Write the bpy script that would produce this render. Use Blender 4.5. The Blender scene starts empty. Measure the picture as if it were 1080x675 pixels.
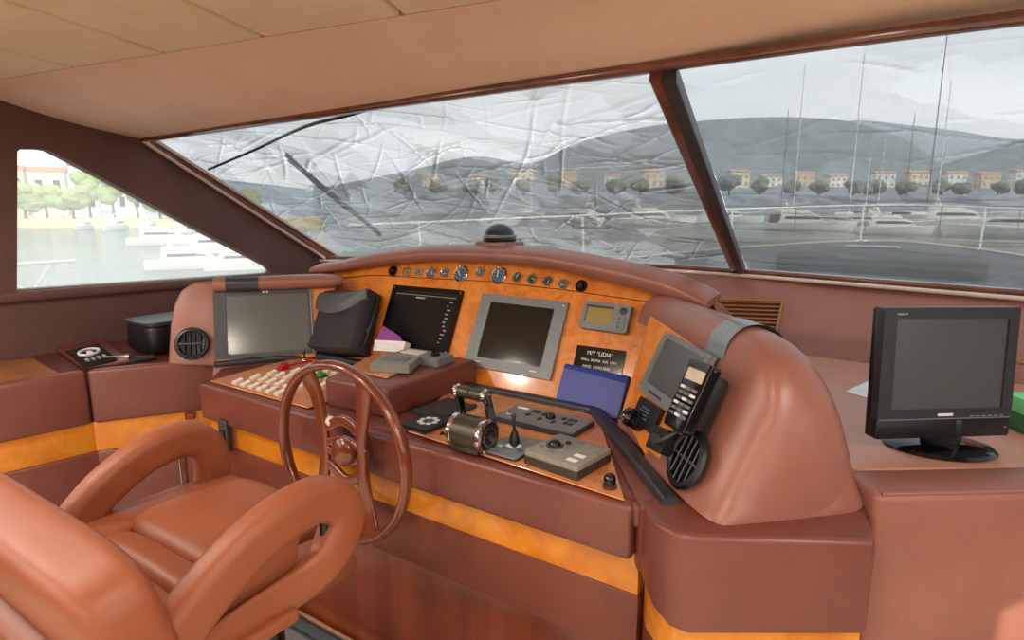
import bpy, bmesh, math, random
import numpy as np
from mathutils import Vector as V, Matrix, noise
from mathutils.geometry import tessellate_polygon
random.seed(7)
PI = math.pi
COL = bpy.context.scene.collection
SC = bpy.context.scene

# ------------------------------------------------------------------ camera
F_PX, CX, CY = 660.0, 540.0, 337.5
PITCH, YAW = math.atan(122 / F_PX), math.radians(34.0)
FW = V((-math.sin(YAW) * math.cos(PITCH), math.cos(YAW) * math.cos(PITCH), -math.sin(PITCH)))
RT = V((math.cos(YAW), math.sin(YAW), 0))
UP = RT.cross(FW)
CAM = V((0, 0, 1.5))


def ray(x, y):
    return FW + RT * ((x - CX) / F_PX) - UP * ((y - CY) / F_PX)


class Plane:
    def __init__(s, n, p):
        s.n = V(n).normalized()
        s.p = V(p)

    def at(s, x, y):
        r = ray(x, y)
        return CAM + r * ((s.p - CAM).dot(s.n) / r.dot(s.n))

    def shift(s, d):
        return Plane(s.n, s.p + s.n * d)


def tilted(az, t, p):
    a, t = math.radians(az), math.radians(t)
    h = V((math.sin(a), -math.cos(a), 0))
    return Plane(h * math.cos(t) + V((0, 0, math.sin(t))), p)


def PZ(z): return Plane((0, 0, 1), (0, 0, z))
def PY(y): return Plane((0, -1, 0), (0, y, 0))
def PX(x): return Plane((1, 0, 0), (x, 0, 0))
def far(x, y, depth): return CAM + ray(x, y) * depth


PF = tilted(0, 25, (0, 1.74, .86))            # centre instrument panel
PL = tilted(48, 15, PZ(.88).at(331, 373))     # port wing panel
PR = tilted(-45, 25, PZ(.86).at(625, 430))    # starboard wing panel

cam_d = bpy.data.cameras.new('camera')
cam_d.sensor_width = 36
cam_d.lens = F_PX / 1080 * 36
cam_d.clip_end = 5000
cam_d.clip_start = .02
cam = bpy.data.objects.new('camera', cam_d)
COL.objects.link(cam)
cam.matrix_world = Matrix.Translation(CAM) @ Matrix((RT, UP, -FW)).transposed().to_4x4()
SC.camera = cam

# --------------------------------------------------------------- materials


def lin(h):
    h = h.lstrip('#')
    c = [int(h[i:i + 2], 16) / 255 for i in (0, 2, 4)]
    return tuple((x / 12.92 if x <= .04045 else ((x + .055) / 1.055) ** 2.4) for x in c) + (1,)


def mat(name):
    m = bpy.data.materials.new(name)
    m.use_nodes = True
    nt = m.node_tree
    b = nt.nodes['Principled BSDF']
    return m, nt, b


def coords(nt, scale=(1, 1, 1), kind='Object', rot=(0, 0, 0)):
    tc = nt.nodes.new('ShaderNodeTexCoord')
    mp = nt.nodes.new('ShaderNodeMapping')
    mp.inputs['Scale'].default_value = scale
    mp.inputs['Rotation'].default_value = rot
    nt.links.new(tc.outputs[kind], mp.inputs[0])
    return mp.outputs[0]


def tex_noise(nt, vec, scale, detail=4, rough=.5, dist=0):
    n = nt.nodes.new('ShaderNodeTexNoise')
    n.inputs['Scale'].default_value = scale
    n.inputs['Detail'].default_value = detail
    n.inputs['Roughness'].default_value = rough
    n.inputs['Distortion'].default_value = dist
    nt.links.new(vec, n.inputs['Vector'])
    return n


def ramp(nt, fac, stops):
    r = nt.nodes.new('ShaderNodeValToRGB')
    e = r.color_ramp.elements
    while len(e) < len(stops):
        e.new(.5)
    for i, (p, c) in enumerate(stops):
        e[i].position = p
        e[i].color = lin(c) if isinstance(c, str) else c
    nt.links.new(fac, r.inputs[0])
    return r.outputs[0]


def bump(nt, b, h, strength, dist=.002):
    n = nt.nodes.new('ShaderNodeBump')
    n.inputs['Strength'].default_value = strength
    n.inputs['Distance'].default_value = dist
    nt.links.new(h, n.inputs['Height'])
    nt.links.new(n.outputs[0], b.inputs['Normal'])


def leather(name, c1, c2, rough=.42, spec=.5):
    m, nt, b = mat(name)
    v = coords(nt)
    n = tex_noise(nt, v, 5, 5, .6)
    nt.links.new(ramp(nt, n.outputs[0], [(.3, c1), (.7, c2)]), b.inputs['Base Color'])
    vo = nt.nodes.new('ShaderNodeTexVoronoi')
    vo.inputs['Scale'].default_value = 620
    nt.links.new(v, vo.inputs['Vector'])
    bump(nt, b, vo.outputs['Distance'], .10, .001)
    b.inputs['Roughness'].default_value = rough
    b.inputs['Specular IOR Level'].default_value = spec
    return m


def plain(name, c, rough=.5, metal=0, spec=.5, coat=0, grain=True):
    m, nt, b = mat(name)
    if grain:
        n = tex_noise(nt, coords(nt), 60, 3)
        k = lin(c)
        d = tuple(x * .86 for x in k[:3]) + (1,)
        nt.links.new(ramp(nt, n.outputs[0], [(.35, d), (.65, k)]), b.inputs['Base Color'])
    else:
        b.inputs['Base Color'].default_value = lin(c)
    b.inputs['Roughness'].default_value = rough
    b.inputs['Metallic'].default_value = metal
    b.inputs['Specular IOR Level'].default_value = spec
    b.inputs['Coat Weight'].default_value = coat
    b.inputs['Coat Roughness'].default_value = .08
    return m


def burl(name, stops, rough=.3, coat=.6, scale=9):
    m, nt, b = mat(name)
    v = coords(nt)
    n1 = tex_noise(nt, v, scale, 6, .62, 2.2)
    n2 = tex_noise(nt, v, scale * 6, 4, .6, .8)
    mx = nt.nodes.new('ShaderNodeMath')
    mx.operation = 'MULTIPLY_ADD'
    nt.links.new(n2.outputs[0], mx.inputs[0])
    mx.inputs[1].default_value = .35
    nt.links.new(n1.outputs[0], mx.inputs[2])
    nt.links.new(ramp(nt, mx.outputs[0], stops), b.inputs['Base Color'])
    b.inputs['Roughness'].default_value = rough
    b.inputs['Coat Weight'].default_value = coat
    b.inputs['Coat Roughness'].default_value = .12
    return m


def planks(name, c1, c2, axis_scale, rough=.3, coat=.4):
    m, nt, b = mat(name)
    v = coords(nt, axis_scale)
    n = tex_noise(nt, v, 1, 6, .6, .4)
    nt.links.new(ramp(nt, n.outputs[0], [(.3, c1), (.7, c2)]), b.inputs['Base Color'])
    b.inputs['Roughness'].default_value = rough
    b.inputs['Coat Weight'].default_value = coat
    b.inputs['Coat Roughness'].default_value = .15
    return m


M = {}
M['desk'] = leather('wine_brown_leather', '#6a362c', '#763f33', .36, .6)
M['desk_low'] = leather('russet_leather', '#662f1f', '#733826', .42)
M['desk_top'] = leather('rose_brown_leather', '#8e594a', '#9a6455', .34, .6)
M['dash'] = leather('pale_terracotta_leather', '#bd8470', '#c68e7a', .36, .6)
M['wall'] = leather('dark_brown_leather', '#5c403a', '#684a42', .55, .35)
M['front'] = leather('terracotta_wall_leather', '#8c584a', '#976354', .45)
M['seat'] = leather('tan_orange_leather', '#8e4c2e', '#9a5637', .46)
M['seat_dark'] = leather('tan_shell_leather', '#7d4527', '#884e2e', .45)
M['ceil'] = leather('cream_suede', '#e2cfb2', '#ecdcc2', .85, .15)
M['soffit'] = leather('beige_vinyl', '#d8b8a2', '#dfc1ac', .6, .3)
M['burl'] = burl('orange_burl_veneer', [(.35, '#a8520c'), (.55, '#d5741a'), (.8, '#e88f38')])
M['desk_burl'] = burl('light_burl_veneer', [(.35, '#ae5f30'), (.55, '#d07e48'), (.8, '#e09a66')], .2, 1)
M['amber'] = burl('amber_maple_veneer', [(.3, '#a65a08'), (.6, '#c5730e'), (.85, '#d68a20')], .3, .4, 4)
M['mahogany'] = planks('mahogany_boards', '#5a220b', '#843a18', (7, 7, .35))
M['trimwood'] = planks('varnished_trim_wood', '#4c2218', '#7d4230', (9, 9, 9), .2, .8)
M['wheelwood'] = planks('varnished_wheel_wood', '#5c2813', '#7e3b1e', (14, 14, 3), .22, .8)
M['counterwood'] = planks('counter_walnut', '#84502c', '#a0683c', (4, 12, 4), .35, .3)
M['bounce_floor'] = leather('cream_bounce_floor', '#cabdab', '#dacfbe', .95, .05)  # cream colour made up for a mostly hidden floor, bounces light upward
M['black'] = plain('black_plastic', '#17181a', .38)
M['blackmatte'] = plain('matt_black_fabric', '#3e3a3c', .8, spec=.2)
M['flapgrey'] = plain('grey_flap_vinyl', '#53565a', .45)
M['screen_touch'] = plain('dull_touch_glass', '#54585b', .15, spec=.8, grain=False)
M['blackgloss'] = plain('gloss_black', '#0c0c0e', .12, grain=False)
M['tape'] = plain('dark_grey_edging', '#34383b', .3)
M['silvertape'] = plain('silver_grey_band', '#8f9a9d', .3, .3)
M['charcoal'] = plain('charcoal_plastic', '#33363a', .42)
M['grey'] = plain('grey_plastic', '#7d8082', .45)
M['bezel'] = plain('pewter_bezel', '#7c8284', .38, .15)
M['warmgrey'] = plain('warm_grey_plastic', '#8c8a80', .45)
M['bronze'] = plain('olive_bronze', '#4c463c', .35, .5)
M['chrome'] = plain('chrome', '#d9d7d2', .12, 1, grain=False)
M['steel'] = plain('brushed_steel', '#b3a79c', .25, 1)
M['white'] = plain('white_plastic', '#e8e0d4', .4)
M['ivory'] = plain('ivory_plastic', '#dccdb8', .4)
M['print'] = plain('white_print', '#e8e8e6', .6, grain=False)
M['printdim'] = plain('dim_print', '#8e9396', .6, grain=False)
M['red'] = plain('red_plastic', '#b01d2b', .35)
M['green'] = plain('green_plastic', '#29a045', .35)
M['palegreen'] = plain('pale_green_card', '#79e08f', .5)
M['darkgreen'] = plain('dark_green_card', '#1f6a2c', .3)
M['blue'] = plain('blue_vinyl', '#2a3c9c', .38)
M['bluedark'] = plain('dark_blue_vinyl', '#1d2670', .4)
M['violet'] = plain('violet_card', '#8d3f93', .5)
M['paper'] = plain('white_paper', '#e9ecec', .7)
M['screen'] = plain('dark_glass', '#15171a', .1, spec=.6, grain=False)
M['screen_grey'] = plain('grey_glass', '#505456', .25, spec=.8, grain=False)
M['screen_brown'] = plain('brown_black_glass', '#1e1a15', .1, spec=.6, grain=False)
M['lcd'] = plain('olive_lcd', '#9a8a4e', .25, grain=False)
M['gauge'] = plain('blue_grey_dial', '#4f6c80', .15, grain=False)
M['gaugegreen'] = plain('green_grey_dial', '#2e4a44', .15, grain=False)
M['maroon'] = leather('dark_maroon_leather', '#55291f', '#5f3026', .4)
M['mat'] = plain('blue_grey_rubber', '#4d5a60', .6)
M['bead'] = plain('pale_bead_trim', '#d6c4b6', .3)
M['matgrey'] = plain('grey_rubber', '#747879', .7)
M['alu'] = plain('alloy_edging', '#c8a284', .3, .4)
M['brass'] = plain('brass_wood_slats', '#9c6638', .4)

# outdoor
M['hull'] = plain('white_gelcoat', '#d9d7cf', .3)
M['hullblue'] = plain('navy_gelcoat', '#24344c', .3)
M['canvas'] = plain('maroon_canvas', '#4e2d32', .8)
M['tint'] = plain('tinted_window', '#20282e', .15, grain=False)
M['spar'] = plain('white_spar', '#f4f2ec', .6)
M['spardark'] = plain('wooden_spar', '#6a5f52', .5)
M['foliage'] = burl('foliage', [(.35, '#5d7038'), (.55, '#7f9150'), (.8, '#a3ae68')], .9, 0, 1.2)
M['foliagedark'] = burl('dark_foliage', [(.35, '#37452d'), (.55, '#4a5938'), (.8, '#66714a')], .9, 0, 1.2)
M['hazeroof'] = plain('haze_pale_roof', '#bfa08c', .9)  # roof tone paled to stand in for haze over the water
M['hazepane'] = plain('haze_pale_window', '#9a9a98', .6)  # panes lifted to grey as painted distance haze
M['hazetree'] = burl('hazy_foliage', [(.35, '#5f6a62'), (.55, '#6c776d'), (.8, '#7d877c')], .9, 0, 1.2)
M['stone'] = burl('quay_stone', [(.35, '#a8946e'), (.55, '#c2ae86'), (.8, '#d8c8a4')], .9, 0, 1.5)
M['render_cream'] = plain('cream_render', '#e3d6bd', .9)
M['render_white'] = plain('white_render', '#e6e4de', .9)
M['render_ochre'] = plain('ochre_render', '#dac5a8', .9)
M['rooftile'] = plain('terracotta_roof', '#c47a4c', .9)
M['bark'] = plain('bark', '#5c4a38', .9)
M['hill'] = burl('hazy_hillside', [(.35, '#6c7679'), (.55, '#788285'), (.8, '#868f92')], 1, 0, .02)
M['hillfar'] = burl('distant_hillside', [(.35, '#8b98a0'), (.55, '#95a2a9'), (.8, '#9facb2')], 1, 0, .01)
M['deckgrey'] = plain('dark_nonslip_deck', '#45494a', .8)
M['deckpad'] = plain('black_deck_cover', '#27292b', .7)
M['smoke'] = plain('smoked_dome', '#263036', .12, grain=False)
M['pontoon'] = plain('pontoon_decking', '#8c8a82', .8)


def water_mat():
    m, nt, b = mat('harbour_water')
    v = coords(nt, (1, 1, 1))
    n = tex_noise(nt, v, .5, 5, .6)
    b.inputs['Base Color'].default_value = lin('#46564f')
    b.inputs['Roughness'].default_value = .12
    b.inputs['Specular IOR Level'].default_value = .2
    b.inputs['IOR'].default_value = 1.2
    bump(nt, b, n.outputs[0], .35, .4)
    return m


M['water'] = water_mat()


def glass_mat(name, veil=.0, gloss=.06, tint=(1, 1, 1, 1)):
    m, nt, b = mat(name)
    nt.nodes.remove(b)
    out = nt.nodes['Material Output']
    tr = nt.nodes.new('ShaderNodeBsdfTransparent')
    tr.inputs[0].default_value = tint
    gl = nt.nodes.new('ShaderNodeBsdfGlossy')
    gl.inputs['Roughness'].default_value = .03
    mx = nt.nodes.new('ShaderNodeMixShader')
    mx.inputs[0].default_value = gloss
    nt.links.new(tr.outputs[0], mx.inputs[1])
    nt.links.new(gl.outputs[0], mx.inputs[2])
    last = mx
    if veil:
        tl = nt.nodes.new('ShaderNodeBsdfTranslucent')
        tl.inputs[0].default_value = (.95, .96, .95, 1)
        m2 = nt.nodes.new('ShaderNodeMixShader')
        m2.inputs[0].default_value = veil
        nt.links.new(mx.outputs[0], m2.inputs[1])
        nt.links.new(tl.outputs[0], m2.inputs[2])
        last = m2
    nt.links.new(last.outputs[0], out.inputs[0])
    return m


M['glass'] = glass_mat('windscreen_glass', 0, .05)
M['sideglass'] = glass_mat('veiled_side_glass', .20, .03, (.80, .81, .80, 1))  # white veil put into the glass to wash the view out like haze


def film_mat(name, trans, veil, back, crease_light, k_scatter, k_gloss, rough, relief, facet):
    m, nt, b = mat(name)
    nt.nodes.remove(b)
    out = nt.nodes['Material Output']
    v = coords(nt)
    n1 = tex_noise(nt, v, 9, 6, .62, .6)
    bp = nt.nodes.new('ShaderNodeBump')
    bp.inputs['Strength'].default_value = relief
    bp.inputs['Distance'].default_value = .03
    nt.links.new(n1.outputs[0], bp.inputs['Height'])
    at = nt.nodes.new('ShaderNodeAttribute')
    at.attribute_name = 'crease_light'
    vo = nt.nodes.new('ShaderNodeTexVoronoi')
    vo.inputs['Scale'].default_value = 4.5
    nz = tex_noise(nt, v, 4, 3, .5)
    vm = nt.nodes.new('ShaderNodeVectorMath')
    vm.operation = 'MULTIPLY_ADD'
    nt.links.new(nz.outputs['Color'], vm.inputs[0])
    vm.inputs[1].default_value = (.35, .35, .35)
    nt.links.new(v, vm.inputs[2])
    nt.links.new(vm.outputs[0], vo.inputs['Vector'])
    sp = nt.nodes.new('ShaderNodeSeparateColor')
    nt.links.new(vo.outputs['Color'], sp.inputs[0])
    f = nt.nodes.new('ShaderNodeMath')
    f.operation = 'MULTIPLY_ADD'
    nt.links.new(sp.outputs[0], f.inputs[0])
    f.inputs[1].default_value = facet  # random facet tones painted in for how the folds take light
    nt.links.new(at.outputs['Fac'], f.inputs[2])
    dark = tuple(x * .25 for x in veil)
    col = ramp(nt, f.outputs[0], [(0, dark + (1,)), (.35, veil + (1,)), (1, crease_light + (1,))])
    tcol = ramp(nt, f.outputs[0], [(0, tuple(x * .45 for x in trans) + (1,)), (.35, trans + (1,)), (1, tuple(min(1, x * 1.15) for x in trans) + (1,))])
    tr = nt.nodes.new('ShaderNodeBsdfTransparent')
    nt.links.new(tcol, tr.inputs[0])
    tl = nt.nodes.new('ShaderNodeBsdfTranslucent')
    nt.links.new(col, tl.inputs[0])
    df = nt.nodes.new('ShaderNodeBsdfDiffuse')
    df.inputs[0].default_value = back + (1,)
    gl = nt.nodes.new('ShaderNodeBsdfGlossy')
    gl.inputs[0].default_value = (.8, .83, .84, 1)
    gl.inputs['Roughness'].default_value = rough
    for s in (tl, df, gl):
        nt.links.new(bp.outputs[0], s.inputs['Normal'])
    def mix(f, a, b2):
        x = nt.nodes.new('ShaderNodeMixShader')
        x.inputs[0].default_value = f
        nt.links.new(a.outputs[0], x.inputs[1])
        nt.links.new(b2.outputs[0], x.inputs[2])
        return x
    d = mix(k_scatter, tr, mix(k_gloss, mix(.3, tl, df), gl))
    nt.links.new(d.outputs[0], out.inputs[0])
    return m


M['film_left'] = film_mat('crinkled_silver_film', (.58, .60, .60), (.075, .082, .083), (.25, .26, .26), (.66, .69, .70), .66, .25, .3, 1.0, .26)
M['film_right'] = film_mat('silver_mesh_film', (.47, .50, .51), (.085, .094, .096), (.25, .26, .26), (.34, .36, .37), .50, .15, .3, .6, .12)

# ------------------------------------------------------------- mesh helpers


def new_bm(): return bmesh.new()


def world_of(o):
    m = o.matrix_basis.copy()
    while o.parent:
        o = o.parent
        m = o.matrix_basis @ m
    return m


def put(name, bm, m, parent=None, world=False, smooth=True, label=None, loc=None):
    """link a bmesh as ONE mesh object; world=True when its coordinates are world ones"""
    me = bpy.data.meshes.new(name)
    bmesh.ops.recalc_face_normals(bm, faces=bm.faces)
    bm.to_mesh(me)
    bm.free()
    if smooth:
        me.shade_smooth()
        try:
            me.set_sharp_from_angle(angle=math.radians(38))
        except Exception:
            pass
    o = bpy.data.objects.new(name, me)
    COL.objects.link(o)
    me.materials.append(M[m] if isinstance(m, str) else m)
    if parent:
        o.parent = parent
        if world:
            me.transform(world_of(parent).inverted())
    elif loc is not None:
        me.transform(Matrix.Translation(-V(loc)))
        o.location = loc
    if label:
        o['label'] = label
    return o


def tag(o, label, cat, group=None):
    o['label'] = label
    o['category'] = cat
    if group:
        o['group'] = group
    return o


def thing(name, label, cat, loc=(0, 0, 0), group=None, mtx=None):
    o = bpy.data.objects.new(name, None)
    o.empty_display_size = .05
    COL.objects.link(o)
    if mtx is not None:
        o.matrix_basis = mtx
    else:
        o.location = loc
    return tag(o, label, cat, group)


def struct(name, bm, m, **k):
    o = put(name, bm, m, **k)
    o['kind'] = 'structure'
    return o


def copy_tree(o, parent=None):
    c = o.copy()
    COL.objects.link(c)
    c.parent = parent
    for ch in [x for x in bpy.data.objects if x.parent == o]:
        copy_tree(ch, c)
    return c


def frame(o, u, n):
    """matrix with x = u, z = n"""
    n = V(n).normalized()
    u = V(u)
    u = (u - n * u.dot(n)).normalized()
    v = n.cross(u)
    m = Matrix((u, v, n)).transposed().to_4x4()
    return Matrix.Translation(V(o)) @ m


def fit(quad, pl):
    """quad TL,TR,BR,BL -> (matrix, width, height) of a true rectangle lying on the plane"""
    a, b, c, d = [pl.at(*q) for q in quad]
    u = ((b - a) + (c - d))
    w = ((b - a).length + (c - d).length) / 2
    h = ((a - d).length + (b - c).length) / 2
    return frame((a + b + c + d) / 4, u, pl.n), w, h


def add_box(bm, c, s, r=0, seg=2, mtx=None):
    g = bmesh.ops.create_cube(bm, size=1)
    vs = g['verts']
    bmesh.ops.scale(bm, vec=V(s), verts=vs)
    if r:
        es = list({e for v in vs for e in v.link_edges})
        res = bmesh.ops.bevel(bm, geom=es, offset=min(r, min(s) * .49), segments=seg, affect='EDGES', profile=.5)
        vs = list({v for f in res['faces'] for v in f.verts} | {v for v in vs if v.is_valid})
    m = Matrix.Translation(V(c))
    if mtx is not None:
        m = mtx @ m
    bmesh.ops.transform(bm, matrix=m, verts=vs)
    return bm


def box(c, s, r=0, seg=2, mtx=None):
    return add_box(new_bm(), c, s, r, seg, mtx)


def add_prism(bm, pts, off, r=0, seg=2):
    """polygon pts (3-D) extruded along off"""
    off = V(off)
    lo = [bm.verts.new(p) for p in pts]
    hi = [bm.verts.new(V(p) + off) for p in pts]
    n = len(pts)
    fs = [bm.faces.new(lo), bm.faces.new(hi[::-1])]
    for i in range(n):
        fs.append(bm.faces.new((lo[i], hi[i], hi[(i + 1) % n], lo[(i + 1) % n])))
    bmesh.ops.recalc_face_normals(bm, faces=fs)
    if r:
        es = list({e for f in fs for e in f.edges})
        bmesh.ops.bevel(bm, geom=es, offset=r, segments=seg, affect='EDGES', profile=.5, clamp_overlap=True)
    return bm


def prism(pts, off, r=0, seg=2): return add_prism(new_bm(), pts, off, r, seg)


def rrect(w, h, r, n=4):
    r = min(r, w / 2 - 1e-5, h / 2 - 1e-5)
    out = []
    for cx, cy, a in ((w / 2 - r, h / 2 - r, 0), (-w / 2 + r, h / 2 - r, 90), (-w / 2 + r, -h / 2 + r, 180), (w / 2 - r, -h / 2 + r, 270)):
        for i in range(n + 1):
            t = math.radians(a + 90 * i / n)
            out.append((cx + r * math.cos(t), cy + r * math.sin(t)))
    return out


def add_plate(bm, w, h, z0, z1, r=.004, b=0, c=(0, 0)):
    """rounded rectangular plate in local coordinates"""
    return add_prism(bm, [V((c[0] + x, c[1] + y, z0)) for x, y in rrect(w, h, r)], (0, 0, z1 - z0), b, 1)


def plate(*a, **k): return add_plate(new_bm(), *a, **k)


def add_ring_plate(bm, w, h, w2, h2, z0, z1, r=.004, c2=(0, 0), r2=.002, n=4):
    """plate with a rectangular opening"""
    o, i = rrect(w, h, r, n), [(x + c2[0], y + c2[1]) for x, y in rrect(w2, h2, r2, n)]
    k = len(o)
    L = [[bm.verts.new((x, y, z)) for x, y in s] for s, z in ((o, z0), (o, z1), (i, z1), (i, z0))]
    for a in range(4):
        A, B = L[a], L[(a + 1) % 4]
        for j in range(k):
            bm.faces.new((A[j], A[(j + 1) % k], B[(j + 1) % k], B[j]))
    return bm


def ring_plate(*a, **k): return add_ring_plate(new_bm(), *a, **k)


def add_lathe(bm, prof, n=32, mtx=None):
    """profile of (r, z) turned about z"""
    rows = []
    for r, z in prof:
        if r < 1e-6:
            rows.append([bm.verts.new((0, 0, z))])
        else:
            rows.append([bm.verts.new((r * math.cos(2 * PI * i / n), r * math.sin(2 * PI * i / n), z)) for i in range(n)])
    for A, B in zip(rows, rows[1:]):
        for i in range(n):
            j = (i + 1) % n
            if len(A) == 1 and len(B) == 1:
                continue
            if len(A) == 1:
                bm.faces.new((A[0], B[j], B[i]))
            elif len(B) == 1:
                bm.faces.new((A[i], A[j], B[0]))
            else:
                bm.faces.new((A[i], A[j], B[j], B[i]))
    if mtx is not None:
        bmesh.ops.transform(bm, matrix=mtx, verts=[v for r in rows for v in r])
    return bm


def lathe(prof, n=32, mtx=None): return add_lathe(new_bm(), prof, n, mtx)


def smooth_path(pts, n=6, closed=False):
    pts = [V(p) for p in pts]
    out = []
    k = len(pts)
    for i in range(k if closed else k - 1):
        g = (lambda j: pts[j % k]) if closed else (lambda j: pts[max(0, min(k - 1, j))])
        p0, p1, p2, p3 = g(i - 1), g(i), g(i + 1), g(i + 2)
        for s in range(n):
            t = s / n
            out.append(.5 * ((2 * p1) + (p2 - p0) * t + (2 * p0 - 5 * p1 + 4 * p2 - p3) * t * t + (3 * p1 - p0 - 3 * p2 + p3) * t ** 3))
    if not closed:
        out.append(pts[-1])
    return out


def add_sweep(bm, path, sec, up=(0, 0, 1), closed=False, scales=None):
    path = [V(p) for p in path]
    up = V(up)
    k = len(path)
    rows = []
    prev = None
    for i, p in enumerate(path):
        a = path[(i - 1) % k] if closed or i else path[0]
        b = path[(i + 1) % k] if closed or i < k - 1 else path[-1]
        t = (b - a).normalized()
        side = t.cross(up)
        if side.length < 1e-3:
            side = prev or V((1, 0, 0))
        side.normalize()
        prev = side
        w = side.cross(t)
        s = scales[i] if scales else 1
        sx, sy = s if isinstance(s, tuple) else (s, s)
        rows.append([bm.verts.new(p + side * (x * sx) + w * (y * sy)) for x, y in sec])
    m = len(sec)
    for i in range(k if closed else k - 1):
        A, B = rows[i], rows[(i + 1) % k]
        for j in range(m):
            bm.faces.new((A[j], A[(j + 1) % m], B[(j + 1) % m], B[j]))
    if not closed:
        bm.faces.new(rows[0])
        bm.faces.new(rows[-1][::-1])
    return bm


def sweep(*a, **k): return add_sweep(new_bm(), *a, **k)
def circ(r, n=12): return [(r * math.cos(2 * PI * i / n), r * math.sin(2 * PI * i / n)) for i in range(n)]
def tube(path, r, n=10, **k): return sweep(path, circ(r, n), **k)
def add_tube(bm, path, r, n=10, **k): return add_sweep(bm, path, circ(r, n), **k)


def add_pad(bm, c, s, e=4.0, n=20, mtx=None, crown=0):
    """upholstered pad: a superellipsoid with square shoulders"""
    def sp(x, p): return math.copysign(abs(x) ** p, x)
    rows = []
    for i in range(n + 1):
        a = -PI / 2 + PI * i / n
        row = []
        for j in range(2 * n):
            b = 2 * PI * j / (2 * n)
            ca, sa = sp(math.cos(a), 2 / e), sp(math.sin(a), 2 / e)
            x, y = ca * sp(math.cos(b), 2 / e), ca * sp(math.sin(b), 2 / e)
            z = sa + (crown * (1 - x * x) * (1 - y * y) if sa > 0 else 0)
            row.append(V((c[0] + x * s[0] / 2, c[1] + y * s[1] / 2, c[2] + z * s[2] / 2)))
        rows.append(row)
    vr = []
    for i, row in enumerate(rows):
        if i in (0, n):
            vr.append([bm.verts.new(row[0])])
        else:
            vr.append([bm.verts.new(p) for p in row])
    for A, B in zip(vr, vr[1:]):
        for j in range(2 * n):
            k = (j + 1) % (2 * n)
            if len(A) == 1:
                bm.faces.new((A[0], B[k], B[j]))
            elif len(B) == 1:
                bm.faces.new((A[j], A[k], B[0]))
            else:
                bm.faces.new((A[j], A[k], B[k], B[j]))
    if mtx is not None:
        bmesh.ops.transform(bm, matrix=mtx, verts=[v for r in vr for v in r])
    return bm


def pad(*a, **k): return add_pad(new_bm(), *a, **k)


def add_loft(bm, rows, cap=True):
    vr = [[bm.verts.new(p) for p in r] for r in rows]
    m = len(vr[0])
    for A, B in zip(vr, vr[1:]):
        for j in range(m):
            bm.faces.new((A[j], A[(j + 1) % m], B[(j + 1) % m], B[j]))
    if cap:
        bm.faces.new(vr[0])
        bm.faces.new(vr[-1][::-1])
    return bm


def loft(rows, cap=True): return add_loft(new_bm(), rows, cap)


def poly_holes(outer, holes, off):
    """flat wall with openings: outline and holes (3-D points), thickened along off"""
    bm = new_bm()
    loops = [outer] + holes
    flat = [V(p) for l in loops for p in l]
    tris = tessellate_polygon([[V(p) for p in l] for l in loops])
    lo = [bm.verts.new(p) for p in flat]
    hi = [bm.verts.new(p + V(off)) for p in flat]
    for t in tris:
        try:
            bm.faces.new([lo[i] for i in t])
            bm.faces.new([hi[i] for i in t][::-1])
        except ValueError:
            pass
    b = 0
    for l in loops:
        n = len(l)
        for i in range(n):
            j = (i + 1) % n
            bm.faces.new((lo[b + i], lo[b + j], hi[b + j], hi[b + i]))
        b += n
    return bm


def text_bm(s, size, depth=.0006, z=0, c=(0, 0), align='CENTER'):
    cu = bpy.data.curves.new('lettering', 'FONT')
    cu.body = s
    cu.size = size
    cu.extrude = depth / 2
    cu.align_x = align
    cu.align_y = 'CENTER'
    o = bpy.data.objects.new('lettering', cu)
    COL.objects.link(o)
    dg = bpy.context.evaluated_depsgraph_get()
    me = bpy.data.meshes.new_from_object(o.evaluated_get(dg))
    bm = new_bm()
    bm.from_mesh(me)
    bmesh.ops.translate(bm, vec=V((c[0], c[1], z + depth / 2)), verts=bm.verts)
    bpy.data.objects.remove(o)
    bpy.data.curves.remove(cu)
    bpy.data.meshes.remove(me)
    return bm

SKY, LAMP, EXPO, SUN = 1.22, 4.0, 1.5, 1.8

# =============================================================== THE SETTING
XL, ZC = -3.2, 1.95
# floor
struct('floor', box((-.4, -.5, -.05), (5.8, 5.6, .1)), 'bounce_floor')
# ceiling: padded panels with seams between them
bm = new_bm()
seam = (V((-1.594, 1.161, 0)) - V((-1.451, .841, 0))).normalized()
e0, e1 = V((-3.3, .905, 0)), V((2.6, 1.50, 0))
xs = [-3.75, -2.93, -2.46, -2.005, -1.594, -1.136, -.68, -.2, .3, .8, 1.3, 1.75]
def edge_y(x): return e0.y + (x - e0.x) * (.139)
for a, b in zip(xs, xs[1:]):
    g = .004
    A = V((a + g, edge_y(a), ZC)); B = V((b - g, edge_y(b), ZC))
    d = V((seam.x, seam.y, 0)) * -4.4
    add_prism(bm, [A, B, B + d * .999, A + d], (0, 0, .06), .012, 3)
add_box(bm, (-.36, -.9, ZC + .085), (5.8, 5.0, .05))
struct('ceiling', bm, 'ceil')
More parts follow.
